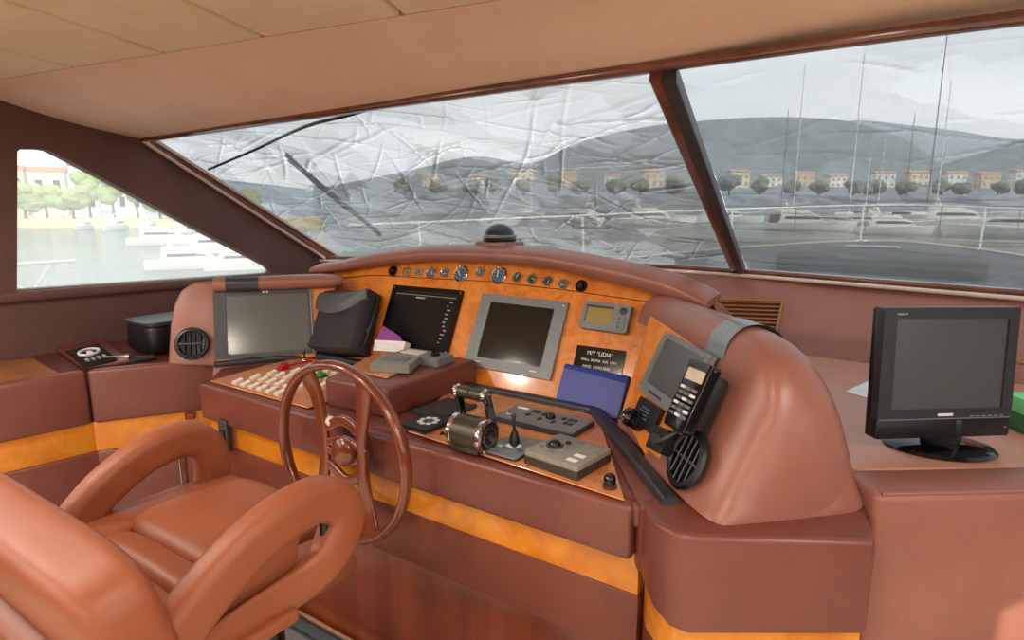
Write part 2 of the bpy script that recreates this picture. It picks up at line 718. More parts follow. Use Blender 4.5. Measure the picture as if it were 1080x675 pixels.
# soffit between ceiling and windscreen
bm = new_bm()
ua, ub = V((-3.25, .905, 1.952)), V((2.45, 1.70, 1.952))
la, lb, lc = V((-3.25, 1.575, 1.808)), V((-.547, 1.412, 1.803)), V((2.45, 1.57, 1.803))
up = [V((-3.25, .912, 1.952)), V((-.547, 1.288, 1.952)), V((2.45, 1.45, 1.952))]
rows = []
for k in range(9):
    t = k / 8
    bow = .018 * math.sin(PI * t)
    rows.append([u.lerp(l, t) + V((0, -.2, -1)).normalized() * bow for u, l in zip(up, (la, lb, lc))])
vr = [[bm.verts.new(p) for p in r] for r in rows]
v2 = [[bm.verts.new(p + V((0, .02, .06))) for p in r] for r in rows]
for i in range(8):
    for j in range(2):
        bm.faces.new((vr[i][j], vr[i][j + 1], vr[i + 1][j + 1], vr[i + 1][j]))
        bm.faces.new((v2[i][j], v2[i + 1][j], v2[i + 1][j + 1], v2[i][j + 1]))
for j in range(2):
    bm.faces.new((vr[0][j], v2[0][j], v2[0][j + 1], vr[0][j + 1]))
    bm.faces.new((vr[8][j], vr[8][j + 1], v2[8][j + 1], v2[8][j]))
struct('ceiling_front', bm, 'soffit')

# side wall with the wedge-shaped window
pw = PX(XL)
win = [pw.at(*p) for p in ((18, 306), (18.5, 160), (21, 157), (43, 157), (52, 158.5), (63, 164), (120, 194), (200, 237), (284, 281), (288, 285), (285, 288))]
rear = [V((XL, .35, 1.16)), V((XL, .35, 1.72)), V((XL, -2.6, 1.72)), V((XL, -2.6, 1.0))]
outer = [V((XL, -3.3, 0)), V((XL, -3.3, 2.0)), V((XL, .95, 2.0)), V((XL, 1.53, 1.84)), V((XL, 1.62, 1.81)),
         V((XL, 2.66, 1.18)), V((XL, 2.66, .0))]
struct('wall_left', poly_holes(outer, [win, rear], (-.07, 0, 0)), 'wall', smooth=False)
bm = new_bm()
add_prism(bm, [p + V((-.05, 0, 0)) for p in win], (-.006, 0, 0))
struct('window_1', bm, 'sideglass', smooth=False)
# padded ledge below the window
bm = new_bm()
z_l = pw.at(18, 307).z
add_sweep(bm, [V((XL + .0, -3.2, z_l - .03)), V((XL + .0, 1.0, z_l - .025)), V((XL, 2.3, z_l - .06))], rrect(.05, .05, .02))
struct('trim_1', bm, 'wall')
# remaining shell: starboard side and after end, both with openings that let the daylight in
o2 = [V((2.5, -3.3, 0)), V((2.5, -3.3, 2.0)), V((2.5, 1.6, 2.0)), V((2.5, 2.6, 1.2)), V((2.5, 2.6, 0))]
h2 = [V((2.5, -2.6, 1.0)), V((2.5, -2.6, 1.72)), V((2.5, -.5, 1.72)), V((2.5, -.5, 1.0))]
h2b = [V((2.5, .43, 1.0)), V((2.5, .43, 1.70)), V((2.5, 1.15, 1.70)), V((2.5, 1.15, 1.0))]  # unseen opening placed and sized to throw the sun patch on the counter
struct('wall_right', poly_holes(o2, [h2, h2b], (.07, 0, 0)), 'wall', smooth=False)
o3 = [V((XL, -3.3, 0)), V((2.5, -3.3, 0)), V((2.5, -3.3, 2.0)), V((XL, -3.3, 2.0))]
h3 = [V((-1.6, -3.3, .15)), V((.6, -3.3, .15)), V((.6, -3.3, 1.85)), V((-1.6, -3.3, 1.85))]
struct('wall_back', poly_holes(o3, [h3], (0, -.07, 0)), 'wall', smooth=False)

# windscreen: bottom and top edge, two panes either side of the mullion
BOT = [V((-3.2, 2.64, 1.18)), V((-2.4, 2.90, 1.19)), V((-1.47, 3.05, 1.20)), V((-.766, 3.076, 1.20)), V((.278, 2.88, 1.20)), V((1.3, 2.70, 1.20)), V((2.5, 2.5, 1.20))]
TOP = [V((-3.2, 1.60, 1.80)), V((-2.3, 1.53, 1.80)), V((-1.4, 1.465, 1.80)), V((-.547, 1.42, 1.80)), V((.083, 1.40, 1.80)), V((1.1, 1.46, 1.80)), V((2.5, 1.6, 1.80))]


def along(pts, t):
    t = max(0, min(.99999, t)) * (len(pts) - 1)
    i = int(t)
    g = lambda j: pts[max(0, min(len(pts) - 1, j))]
    p0, p1, p2, p3, t = g(i - 1), g(i), g(i + 1), g(i + 2), t - i
    return .5 * ((2 * p1) + (p2 - p0) * t + (2 * p0 - 5 * p1 + 4 * p2 - p3) * t * t + (3 * p1 - p0 - 3 * p2 + p3) * t ** 3)


def screen_pt(s, t, off=0):
    a, b = along(BOT, s), along(TOP, s)
    p = a.lerp(b, t)
    if off:
        tx = along(BOT, min(1, s + .01)) - along(BOT, max(0, s - .01))
        n = tx.cross(b - a).normalized()
        if n.z < 0:
            n = -n
        p = p + n * off
    return p


SM = 3 / 6
for nm, s0, s1 in (('window_2', 0, SM), ('window_3', SM, 1)):
    bm = new_bm()
    g = [[bm.verts.new(screen_pt(s0 + (s1 - s0) * i / 16, j / 6)) for i in range(17)] for j in range(7)]
    for j in range(6):
        for i in range(16):
            bm.faces.new((g[j][i], g[j][i + 1], g[j + 1][i + 1], g[j + 1][i]))
    struct(nm, bm, 'glass')
# varnished head rail, sill rail and chrome beads, mullion
path = [screen_pt(i / 40, 1, -.004) + V((0, -.012, .006)) for i in range(41)]
struct('trim_2', sweep(path, rrect(.036, .022, .008)), 'trimwood')
path = [screen_pt(i / 40, 0) + V((0, -.025, -.012)) for i in range(41)]
struct('trim_3', sweep(path, rrect(.05, .028, .010)), 'trimwood')
path = [screen_pt(i / 40, 0) + V((0, -.055, -.028)) for i in range(41)]
struct('trim_4', tube(path, .009), 'bead')
bm = new_bm()
pa, pb = screen_pt(SM, 0, -.015), screen_pt(SM, 1, -.015)
add_sweep(bm, [pa + V((-.018, 0, 0)), pb + V((-.015, 0, 0))], rrect(.03, .035, .008), up=(0, -.5, 1))
struct('trim_5', bm, 'trimwood')
bm = new_bm()
add_sweep(bm, [pa + V((.014, 0, 0)), pb + V((.016, 0, 0))], rrect(.032, .05, .005), up=(0, -.5, 1))
struct('trim_6', bm, 'charcoal')
# edge of the port pane along the raked pillar
q7, q8, q9 = PX(-3.172), PX(-3.15), PX(-3.178)
struct('trim_7', tube([q7.at(151, 148.5), q7.at(347, 275)], .010), 'bead')
struct('trim_8', tube([q8.at(163, 147.5), q8.at(356, 269)], .009), 'bead')
bm = new_bm()
add_sweep(bm, [q9.at(158, 148), q9.at(352, 273)], rrect(.045, .03, .006), up=(1, 0, 0))
struct('trim_9', bm, 'trimwood')

# wall below the windscreen
pb0, pb1 = V((-.409, 2.727, .9)), V((.295, 2.672, .9))
bm = new_bm()
lo = [V((-3.25, 2.50, .88)), V((-1.5, 2.80, .88)), V((-.55, 2.745, .88)), V((.295, 2.672, .88)), V((1.3, 2.58, .88)), V((2.5, 2.45, .88))]
hi = [screen_pt(s, 0) + V((0, -.03, -.02)) for s in (0, .29, .53, .67, .83, 1)]
lo = smooth_path(lo, 5); hi = smooth_path(hi, 5)
A = [bm.verts.new(p) for p in lo]; B = [bm.verts.new(p) for p in hi]
C = [bm.verts.new(p + V((0, .05, 0))) for p in lo]; D = [bm.verts.new(p + V((0, .05, 0))) for p in hi]
for i in range(len(lo) - 1):
    bm.faces.new((A[i], A[i + 1], B[i + 1], B[i]))
    bm.faces.new((C[i], D[i], D[i + 1], C[i + 1]))
    bm.faces.new((B[i], B[i + 1], D[i + 1], D[i]))
    bm.faces.new((A[i], C[i], C[i + 1], A[i + 1]))
struct('wall_front', bm, 'front')

# louvred air grilles let into that wall
PWF = Plane((V((.704, -.055, 0))).cross(V((0, .33, .31))) * -1, V((-.409, 2.727, .9)))
if PWF.n.y > 0:
    PWF.n = -PWF.n
def grille(quad, label):
    mt, w, h = fit(quad, PWF.shift(.012))
    r = thing('air_grille', label, 'vent', mtx=mt, group='louvred grilles on the windscreen wall')
    put('grille_frame', ring_plate(w, h, w - .016, h - .016, -.012, .006, .006), 'brass', r)
    put('backing', plate(w - .014, h - .014, -.012, -.009), 'maroon', r)
    for k in range(9):
        y = -h / 2 + .012 + (h - .024) * k / 8
        put('slat', box((0, y, -.003), (w - .016, .006, .008), 0, mtx=Matrix.Rotation(0, 4, 'X')), 'brass', r, smooth=False)
grille(((748, 315), (824, 318), (821, 356), (745, 353)), 'long wooden louvred grille half hidden behind the domed leather pod')
grille(((1074, 346), (1136, 349), (1134, 388), (1072, 384)), 'louvred grille cut by the frame edge beside the desktop monitor')

# ------------------------------------------------------ silver window covers
def make_cover(name, s0, s1, material, label, creases, amp, seed, nx, ny):
    rng = np.random.default_rng(seed)
    S, T = np.meshgrid(np.linspace(s0, s1, nx), np.linspace(-.25, .992, ny))
    P = np.empty((ny, nx, 3)); N = np.empty((ny, nx, 3))
    for i in range(nx):
        s = S[0, i]
        a, b = along(BOT, s), along(TOP, s)
        if s < 0:
            a, b = a + (a - along(BOT, .01)) * (-s / .01), b + (b - along(TOP, .01)) * (-s / .01)
        tx = along(BOT, min(1, max(s, 0) + .01)) - along(BOT, max(0, s - .01))
        n = tx.cross(b - a).normalized()
        if n.z < 0:
            n = -n
        P[:, i, :] = np.array(a) + (np.array(b) - np.array(a)) * T[:, i][:, None]
        N[:, i, :] = np.array(n)
    L = (s1 - s0) * 5.8
    X, Y = (S - s0) * 5.8, T * 1.6
    H = np.zeros_like(X)
    W = np.zeros_like(X)
    for cx, cy, ang, ln, wd, ht in creases(rng, L):
        u = (X - cx) * math.cos(ang) + (Y - cy) * math.sin(ang)
        v = -(X - cx) * math.sin(ang) + (Y - cy) * math.cos(ang)
        v = v + .022 * np.sin(u * 4 + cx * 9)
        fade = np.clip(1 - (u / ln) ** 2, 0, 1)
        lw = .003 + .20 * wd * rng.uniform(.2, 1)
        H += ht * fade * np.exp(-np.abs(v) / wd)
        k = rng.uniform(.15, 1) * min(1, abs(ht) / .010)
        W += fade * k * (.55 * np.exp(-(v / lw) ** 2) - .50 * np.exp(-((v - lw * 2.1) / (lw * 1.5)) ** 2))  # painted glint where a crease catches window light, darker line beside it
    for k in range(10):
        a, f, ph = rng.uniform(0, PI), rng.uniform(2, 9), rng.uniform(0, 6)
        H += .006 / f * 4 * np.sin(f * (X * math.cos(a) + Y * math.sin(a)) + ph)
    P += N * (.035 * np.clip((1 - T) / .08, .1, 1) + np.clip(amp * H, -.02, .06) * np.clip((1 - T) / .12, 0, 1))[..., None]
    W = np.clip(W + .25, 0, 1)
    me = bpy.data.meshes.new(name)
    idx = np.arange(nx * ny).reshape(ny, nx)
    fc = np.stack([idx[:-1, :-1], idx[:-1, 1:], idx[1:, 1:], idx[1:, :-1]], -1).reshape(-1, 4)
    me.from_pydata(P.reshape(-1, 3).tolist(), [], fc.tolist())
    me.shade_smooth()
    at = me.attributes.new('crease_light', 'FLOAT', 'POINT')
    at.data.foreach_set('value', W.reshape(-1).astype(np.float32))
    o = bpy.data.objects.new(name, me)
    COL.objects.link(o)
    me.materials.append(M[material])
    return tag(o, label, 'window cover')


def many(rng, L):
    out = []
    for _ in range(330):
        a = rng.choice([rng.normal(.15, .25), rng.normal(-.55, .3), rng.normal(.8, .3)], p=[.45, .3, .25])
        out.append((rng.uniform(0, L), rng.uniform(0, 1.65), a, rng.uniform(.08, .42), rng.uniform(.006, .016), rng.choice([-1, 1]) * rng.uniform(.003, .012)))
    for _ in range(16):
        out.append((rng.uniform(0, L), rng.uniform(.2, 1.5), rng.normal(.1, .5), rng.uniform(.4, 1.0), rng.uniform(.006, .014), rng.uniform(.004, .010)))
    return out


def few(rng, L):
    out = []
    for _ in range(70):
        out.append((rng.uniform(0, L), rng.uniform(0, 1.6), rng.normal(.0, .22), rng.uniform(.12, .5), rng.uniform(.006, .016), rng.choice([-1, 1]) * rng.uniform(.002, .007)))
    out.append((1.0, .80, .03, 1.3, .01, -.012))
    out.append((1.0, .44, -.02, 1.6, .01, .012))
    return out


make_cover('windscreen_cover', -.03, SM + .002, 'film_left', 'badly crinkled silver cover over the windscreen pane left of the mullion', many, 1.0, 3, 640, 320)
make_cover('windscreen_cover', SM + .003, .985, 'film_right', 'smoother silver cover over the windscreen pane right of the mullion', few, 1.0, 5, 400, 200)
# strap and wiper lying against the covers
def on_screen(x, y, off):
    # nearest crossing of the view ray with the port pane, shifted along its normal
    best = None
    for i in range(0, 101):
        for j in range(0, 41):
            p = screen_pt(SM * i / 100, j / 40)
            d = p - CAM
            z = d.dot(FW)
            q = (CX + F_PX * d.dot(RT) / z - x) ** 2 + (CY - F_PX * d.dot(UP) / z - y) ** 2
            if best is None or q < best[0]:
                best = (q, SM * i / 100, j / 40)
    return screen_pt(best[1], best[2], off)


path = smooth_path([on_screen(x, y, .016) for x, y in ((219, 180), (270, 160), (320, 141), (370, 123), (421, 111))], 4)
tag(put('tie_cord', tube(path, .0065, 8), 'blackgloss', loc=path[0]), 'thin black cord stretched across the crinkled silver cover', 'cord')
w = thing('windscreen_wiper', 'dark wiper lying behind the crinkled silver cover near the raked pillar', 'wiper', on_screen(395, 268, .13))
put('arm', tube([on_screen(x, y, .13) for x, y in ((300, 191), (345, 227), (396, 268))], .013, 8), 'black', w, world=True)
put('blade', sweep([on_screen(x, y, .115) for x, y in ((296, 186), (330, 213), (372, 246))], rrect(.012, .02, .003)), 'blackgloss', w, world=True)

# ================================================================ OUT OF DOORS
ZW = -2.2
bm = new_bm()
g = bmesh.ops.create_grid(bm, x_segments=2, y_segments=2, size=1600)
bmesh.ops.translate(bm, vec=(0, 900, ZW), verts=bm.verts)
struct('harbour_water', bm, 'water')


def ridge(name, pts, depth, thick, m, seed):
    """a hill range: its skyline at the given depth, sloping down to the water before and behind"""
    rng = random.Random(seed)
    top = smooth_path([far(x, y, depth) for x, y in pts], 6)
    bm = new_bm()
    rows = []
    for k, f in enumerate((0, .12, .3, .5, .72, .9, 1, .8, 0)):
        row = []
        for i, p in enumerate(top):
            back = (k / 6 - 1) * thick if k <= 6 else (k - 6) * thick * .4
            d = V((p.x, p.y, 0)).normalized()
            h = ZW - 2 + (p.z - ZW + 2) * f
            j = noise.noise(V((i * .7, k * 1.3, seed))) * .06 * (p.z - ZW) if 0 < k < 6 else 0
            row.append(bm.verts.new(V((p.x, p.y, h + j)) + d * back))
        rows.append(row)
    for a, b in zip(rows, rows[1:]):
        for i in range(len(a) - 1):
            bm.faces.new((a[i], a[i + 1], b[i + 1], b[i]))
    o = put(name, bm, m)
    o['kind'] = 'structure'


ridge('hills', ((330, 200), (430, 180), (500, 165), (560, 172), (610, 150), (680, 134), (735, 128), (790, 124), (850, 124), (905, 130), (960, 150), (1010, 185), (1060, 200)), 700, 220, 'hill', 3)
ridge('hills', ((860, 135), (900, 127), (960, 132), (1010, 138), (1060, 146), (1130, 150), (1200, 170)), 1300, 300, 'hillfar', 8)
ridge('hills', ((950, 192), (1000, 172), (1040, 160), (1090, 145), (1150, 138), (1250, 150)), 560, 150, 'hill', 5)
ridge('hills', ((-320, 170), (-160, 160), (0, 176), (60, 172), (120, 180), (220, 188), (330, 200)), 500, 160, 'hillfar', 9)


def blob_tree(name, p, h, w, m, label, group):
    t = thing(name, label, 'tree', p, group)
    rng = random.Random(hash((round(p.x, 1), round(h, 1))) & 0xffff)
    bm = new_bm()
    for k in range(7):
        r = w * rng.uniform(.28, .42)
        c = V((rng.uniform(-.34, .34) * w, rng.uniform(-.3, .3) * w, h * rng.uniform(.42, .85)))
        g = bmesh.ops.create_icosphere(bm, subdivisions=3, radius=r)
        for v in g['verts']:
            k2 = 1 + .3 * noise.noise(v.co * (3.2 / r * .6) + c)
            v.co = v.co * k2
            v.co.z *= .85
            v.co += c
    put('crown', bm, m, t)
    put('trunk', lathe([(0, 0), (w * .06, 0), (w * .04, h * .6), (0, h * .6)], 8), 'bark', t)
    return t


def house(p, w, d, h, m, label, yaw, group, roof='rooftile', pane='tint'):
    b = thing('waterfront_house', label, 'building', mtx=Matrix.Translation(p) @ Matrix.Rotation(yaw, 4, 'Z'), group=group)
    put('wall', box((0, 0, h / 2), (w, d, h)), m, b, smooth=False)
    bm = new_bm()
    o = .06 * w
    add_prism(bm, [V((-w / 2 - o, -d / 2 - o, h)), V((-w / 2 - o, d / 2 + o, h)), V((-w / 2 - o, 0, h + .22 * d))], (w + 2 * o, 0, 0))
    put('roof', bm, roof, b, smooth=False)
    n = max(2, int(w / 2.5))
    for k in range(n):
        for z in ((.3,) if h < 4.5 else (.25, .68)):
            put('window', box((-w / 2 + w * (k + .5) / n, -d / 2, h * z + .3), (w / n * .4, .06, h * .2)), pane, b, smooth=False)
    return b


def hull_rows(L, B, Hh, n=14, m=9):
    rows = []
    for i in range(n + 1):
        t = i / n
        x = -L / 2 + L * t
        wid = B / 2 * (1 - max(0, (t - .35) / .65) ** 2.4) * (.86 + .14 * min(1, t * 4))
        sh = Hh * (1 + .35 * t ** 2)
        row = []
        for j in range(m):
            a = -1 + 2 * j / (m - 1)
            f = abs(a) ** .5
            row.append(V((x + (.10 * L * f if t == 1 else .1 * L * f * max(0, t - .6) / .4), math.copysign(wid * f, a), -.35 + (sh + .35) * abs(a) ** 1.3)))
        rows.append(row)
    return rows


def motor_yacht(p, L, yaw, label, group, cover=None):
    B, Hh = L * .27, L * .10
    b = thing('motor_yacht', label, 'boat', mtx=Matrix.Translation(V((p.x, p.y, ZW))) @ Matrix.Rotation(yaw, 4, 'Z'), group=group)
    put('hull', loft(hull_rows(L, B, Hh)), 'hull', b)
    zc = Hh * 1.02
    def deck(x0, x1, wd, z0, z1, rake):
        return prism([V((x0, -wd / 2, z0)), V((x1, -wd / 2, z0)), V((x1 - rake, -wd / 2 * .92, z1)), V((x0 + rake * .25, -wd / 2 * .92, z1))], (0, wd * .96, 0), L * .006)
    put('saloon', deck(-L * .34, L * .24, B * .82, zc, zc + L * .11, L * .12), 'hull', b)
    put('saloon_window', deck(-L * .27, L * .17, B * .84, zc + L * .045, zc + L * .085, L * .06), 'tint', b)
    put('flybridge', deck(-L * .32, L * .06, B * .76, zc + L * .115, zc + L * .16, L * .05), 'hull', b)
    bm = new_bm()
    add_tube(bm, [V((-L * .22, -B * .36, zc + L * .15)), V((-L * .26, -B * .34, zc + L * .25)), V((-L * .26, B * .34, zc + L * .25)), V((-L * .22, B * .36, zc + L * .15))], L * .012, 8)
    put('radar_arch', bm, 'hull', b)
    bm = new_bm()
    z = Hh * 1.25
    pts = [V((L * .05, -B * .47, z + L * .05)), V((L * .3, -B * .36, z + L * .06)), V((L * .52, 0, z + L * .075)), V((L * .3, B * .36, z + L * .06)), V((L * .05, B * .47, z + L * .05))]
    add_tube(bm, smooth_path(pts, 4), L * .0022, 6)
    for q in pts:
        add_tube(bm, [q, q - V((0, 0, L * .065))], L * .002, 6)
    put('bow_rail', bm, 'spar', b)
    if cover:
        put('canvas_cover', deck(-L * .46, -L * .3, B * .8, Hh, Hh + L * .11, L * .02), cover, b)
    return b


def sailing_yacht(p, L, mast, yaw, label, group, m='hull', spar='spar'):
    B, Hh = L * .30, L * .09
    b = thing('sailing_yacht', label, 'boat', mtx=Matrix.Translation(V((p.x, p.y, ZW))) @ Matrix.Rotation(yaw, 4, 'Z'), group=group)
    put('hull', loft(hull_rows(L, B, Hh)), m, b)
    put('cabin', prism([V((-L * .2, -B * .27, Hh)), V((L * .22, -B * .22, Hh * 1.1)), V((L * .12, -B * .18, Hh + L * .055)), V((-L * .18, -B * .24, Hh + L * .055))], (0, B * .5, 0), .02), 'hull', b)
    mz = Hh + mast
    ms = put('mast', lathe([(0, Hh), (.14, Hh), (.10, mz), (0, mz)], 10, Matrix.Translation((L * .08, 0, 0))), spar, b)
    bm = new_bm()
    for z in (.45, .72):
        add_tube(bm, [V((L * .08, -B * .25, Hh + mast * z)), V((L * .08, B * .25, Hh + mast * z))], .03, 6)
    put('spreader', bm, spar, ms)
    put('boom', tube([V((L * .07, 0, Hh + 1.3)), V((-L * .33, 0, Hh + 1.2))], .09, 8), 'canvas' if m != 'hull' else spar, b)
    bm = new_bm()
    top = V((L * .08, 0, mz - .1))
    for q in (V((L * .58, 0, Hh * 1.35)), V((-L * .49, 0, Hh)), V((L * .06, B * .45, Hh)), V((L * .06, -B * .45, Hh))):
        add_tube(bm, [top, q], .012, 5)
    put('rigging', bm, 'spardark', b)
    return b


def on_water(x, y): return PZ(ZW).at(x, y)

# far shore: low dark rise, houses and trees seen through the silver covers
SHORE = 300
ridge('hills', [(x, 197 + 2 * math.sin(x * .05)) for x in range(330, 1330, 50)], SHORE, 40, 'hill', 21)
hz = [(455, 'render_cream'), (505, 'render_white'), (552, 'render_cream'), (600, 'render_ochre'), (645, 'render_white'), (688, 'render_cream'), (742, 'render_white'), (778, 'render_cream'), (812, 'render_white'),
      (846, 'render_ochre'), (880, 'render_white'), (930, 'render_white'), (965, 'render_cream'), (1005, 'render_white'), (1040, 'render_ochre'), (1075, 'render_white')]
rng = random.Random(4)
COLN = {'render_cream': 'cream', 'render_white': 'white', 'render_ochre': 'ochre'}
for k, (x, m) in enumerate(hz):
    p = far(x, 199, SHORE + 8 + 6 * (k % 2))
    near = 'far left of the windscreen' if x < 520 else 'behind the crinkled cover' if x < 700 else 'just right of the mullion' if x < 810 else 'behind the tall masts' if x < 900 else 'under the right-hand hill'
    house(p, rng.uniform(7, 10), 6, rng.uniform(5.5, 9), m, f'{COLN[m]} tile-roofed waterfront house {near} on the far shore', rng.uniform(-.1, .1) + YAW, f'{COLN[m]} houses {near}', 'hazeroof', 'hazepane')
for k in range(22):
    x = 430 + 31 * k + rng.uniform(-5, 5)
    p = far(x, 206, SHORE - 26 - 5 * (k % 2))
    nr = 'crinkled' if x < 745 else 'smoother'
    blob_tree('shore_tree', p, rng.uniform(5, 7.5), rng.uniform(6, 8), 'hazetree', f'grey-green round tree on the far shore seen through the {nr} silver cover', f'far shore trees behind the {nr} cover')

# moored craft ahead
SAIL = [(836, 72, 229, 11, .35, 'hull', 'spar', 'slim sailing yacht with the mast nearest the mullion'),
        (823, 118, 226, 9, 2.9, 'hull', 'spardark', 'small sailing yacht with a short brown mast near the mullion'),
        (895, 62, 231, 12, .2, 'hull', 'spar', 'sailing yacht with the thickest white mast ahead'),
        (912, 148, 226, 9, 2.6, 'hullblue', 'spar', 'navy sailing yacht with a short mast between taller ones'),
        (925, 146, 227, 9, .3, 'hull', 'spar', 'small white sailing yacht with a short pale mast before the hill'),
        (953, 122, 227, 10, 2.8, 'hullblue', 'spardark', 'navy sailing yacht with a thin dark mast'),
        (976, 36, 231, 12, .25, 'hull', 'spardark', 'sailing yacht with the tallest mast, reaching the head rail'),
        (986, 90, 229, 11, 2.75, 'hull', 'spar', 'white sailing yacht with a mast just right of the tallest'),
        (560, 120, 227, 10, .3, 'hull', 'spar', 'sailing yacht seen dimly through the crinkled cover')]
for x, yt, yb, L, yaw, m, sp, lab in SAIL:
    p = on_water(x, yb)
    dep = (p - CAM).dot(FW)
    top = far(x, yt, dep)
    bx = Matrix.Rotation(yaw, 4, 'Z') @ V((L * .08, 0, 0))
    sailing_yacht(p - bx, L, max(3, top.z - ZW - L * .09), yaw, lab, 'masts ahead', m, sp)
MOT = [(770, 235, 11, .3, 'white motor yacht on the water just right of the mullion', None),
       (850, 243, 11, .2, 'white motor yacht with a maroon canvas cover below the tall masts', 'canvas'),
       (905, 240, 9, 2.9, 'small white motor yacht beside the maroon covered one', None),
       (945, 247, 9, .15, 'low white motor yacht near the middle of the right pane', None),
       (1010, 240, 13, .2, 'large white motor yacht at the right end of the right pane', None),
       (1060, 250, 11, 2.95, 'white motor yacht with maroon cover at the picture edge', 'canvas'),
       (690, 238, 12, .25, 'white motor yacht seen through the crinkled cover beside the mullion', None),
       (610, 236, 11, 2.9, 'white motor yacht seen dimly through the crinkled cover', None)]
for x, y, L, yaw, lab, cv in MOT:
    motor_yacht(on_water(x, y), L, yaw, lab, 'motor yachts ahead', cv)
# pontoon with a low rail in front of them
pn = thing('floating_pontoon', 'long low pontoon with a wire rail crossing the right pane', 'pontoon', on_water(900, 256))
a, b = on_water(700, 254), on_water(1250, 262)
d = V((.25, 1, 0)) * 1.6
put('decking', prism([V((a.x, a.y, ZW - .1)), V((b.x, b.y, ZW - .1)), V((b.x, b.y, ZW - .1)) + d, V((a.x, a.y, ZW - .1)) + d], (0, 0, .55), .03), 'pontoon', pn, world=True)
bm = new_bm()
add_tube(bm, [V((a.x, a.y, 1.36)), V((b.x, b.y, 1.30))], .05, 6)
put('hand_rail', bm, 'spardark', pn, world=True)
for k in range(8):
    q = a.lerp(b, k / 7)
    put('post', tube([V((q.x, q.y, ZW + .4)), V((q.x, q.y, 1.34))], .04, 6), 'spardark', pn, world=True)

# ----------------------------------------- view from the side window
bm = new_bm()
pts = [on_water(x, 240) for x in range(-260, 360, 30)]
for a, b in zip(pts, pts[1:]):
    d = V((a.x, a.y, 0)).normalized() * 30
    add_prism(bm, [V((a.x, a.y, ZW)), V((b.x, b.y, ZW)), V((b.x, b.y, ZW)) + d, V((a.x, a.y, ZW)) + d], (0, 0, 1.35))
struct('harbour_quay', bm, 'stone', smooth=False)
rng = random.Random(11)
def behind(x, y, k, z=None):
    p = on_water(x, y)
    p = V((p.x, p.y, 0)) * k
    p.z = ZW + 1.3
    return p
for k in range(15):
    x = -60 + 23 * k + rng.uniform(-4, 4)
    big = 95 < x < 150
    blob_tree('quay_tree', behind(x, 240, 1.03 + .07 * (k % 2)), rng.uniform(7.5, 9) if big else rng.uniform(4.6, 6), rng.uniform(3.7, 4.3), 'foliage',
              'taller light green tree behind the moored yachts, seen from the side window' if big else 'light green tree lining the quay outside the side window', 'taller quay trees' if big else 'trees along the quay')
for x, w, h, m in ((20, 9, 6.5, 'render_ochre'), (58, 12, 6.2, 'render_cream'), (95, 9, 7, 'render_white'), (140, 10, 7.2, 'render_white'), (-40, 10, 7, 'render_cream')):
    house(behind(x, 240, 1.3), w * .5, 4.5, h * 1.45, m, f'{COLN[m]} house with tiled roof above the quay trees' if x != 140 else 'white house behind the taller trees above the moored yachts', 1.1, 'houses above the quay')
for x, y, L, yaw, lab in ((88, 242, 5.2, -.75, 'small white motor yacht moored stern to the quay, leftmost in the side window'),
                          (121, 243, 6.6, -.8, 'white motor yacht with a tall flybridge moored to the quay'),
                          (156, 245, 5.8, -.75, 'white motor yacht moored right of the tall flybridge yacht'),
                          (192, 250, 6.0, -.6, 'white motor yacht half hidden by the raked pillar'),
                          (176, 258, 6.4, .95, 'long low white motor yacht lying across the middle of the side window'),
                          (232, 266, 5.5, .95, 'white motor yacht nearest the pillar in the side window'),
                          (205, 283, 5.0, .95, 'long white motor yacht nearest the sill of the side window'),
                          (262, 284, 4.6, .95, 'white motor yacht in the lower corner of the side window')):
    motor_yacht(on_water(x, y), L, yaw, lab, 'yachts outside the side window')
# own side-deck stanchion rail
rl = thing('deck_rail', 'white tubular deck rail outside the side window', 'rail', PX(-4.6).at(40, 330))
pr = PX(-4.6)
put('top_rail', tube([pr.at(-40, 284), pr.at(20, 279), pr.at(79, 275)], .012, 8), 'spar', rl, world=True)
put('stay', tube([pr.at(60, 277), pr.at(40, 316)], .011, 8), 'spar', rl, world=True)
put('stay', tube([pr.at(54, 278), pr.at(30, 316)], .011, 8), 'spar', rl, world=True)
put('lower_rail', tube([pr.at(-30, 285), pr.at(34, 309)], .011, 8), 'spar', rl, world=True)
put('side_deck', prism([V((-5.0, .2, .55)), V((-4.4, .2, .55)), V((-4.4, 3.4, .55)), V((-5.0, 3.4, .55))], (0, 0, .06), .01), 'hull', rl, world=True)

# the yacht's own foredeck ahead of the windscreen
fd = thing('foredeck', 'dark grey foredeck of the yacht seen low through the silver covers', 'deck', (-.55, 6, .9))
edge = smooth_path([V((-3.5, 3.2, .86)), V((-3.1, 5.2, .89)), V((-2.1, 8.0, .95)), V((-.55, 10.0, 1.0)), V((1.0, 8.0, .95)), V((2.0, 5.2, .89)), V((2.4, 3.2, .86))], 5)
bm = new_bm()
c0 = bm.verts.new((-.55, 5.5, .97)); c1 = bm.verts.new((-.55, 3.2, .93))
vs = [bm.verts.new(p) for p in edge]
for a, b in zip(vs, vs[1:]):
    bm.faces.new((a, b, c0))
bm.faces.new((vs[-1], c1, c0)); bm.faces.new((c1, vs[0], c0))
lo_ = [bm.verts.new(p * 1 + V((0, 0, -.25))) for p in edge]
for i in range(len(vs) - 1):
    bm.faces.new((vs[i], lo_[i], lo_[i + 1], vs[i + 1]))
put('deck', bm, 'deckgrey', fd, world=True)
put('toe_rail', sweep(edge, rrect(.06, .05, .01)), 'steel', fd, world=True)
put('sun_pad', pad((-.4, 6.2, 1.02), (1.5, 1.3, .16), 6), 'deckpad', fd, world=True)
put('hatch', box((-.6, 8.2, 1.01), (.55, .55, .06), .02), 'tint', fd, world=True)
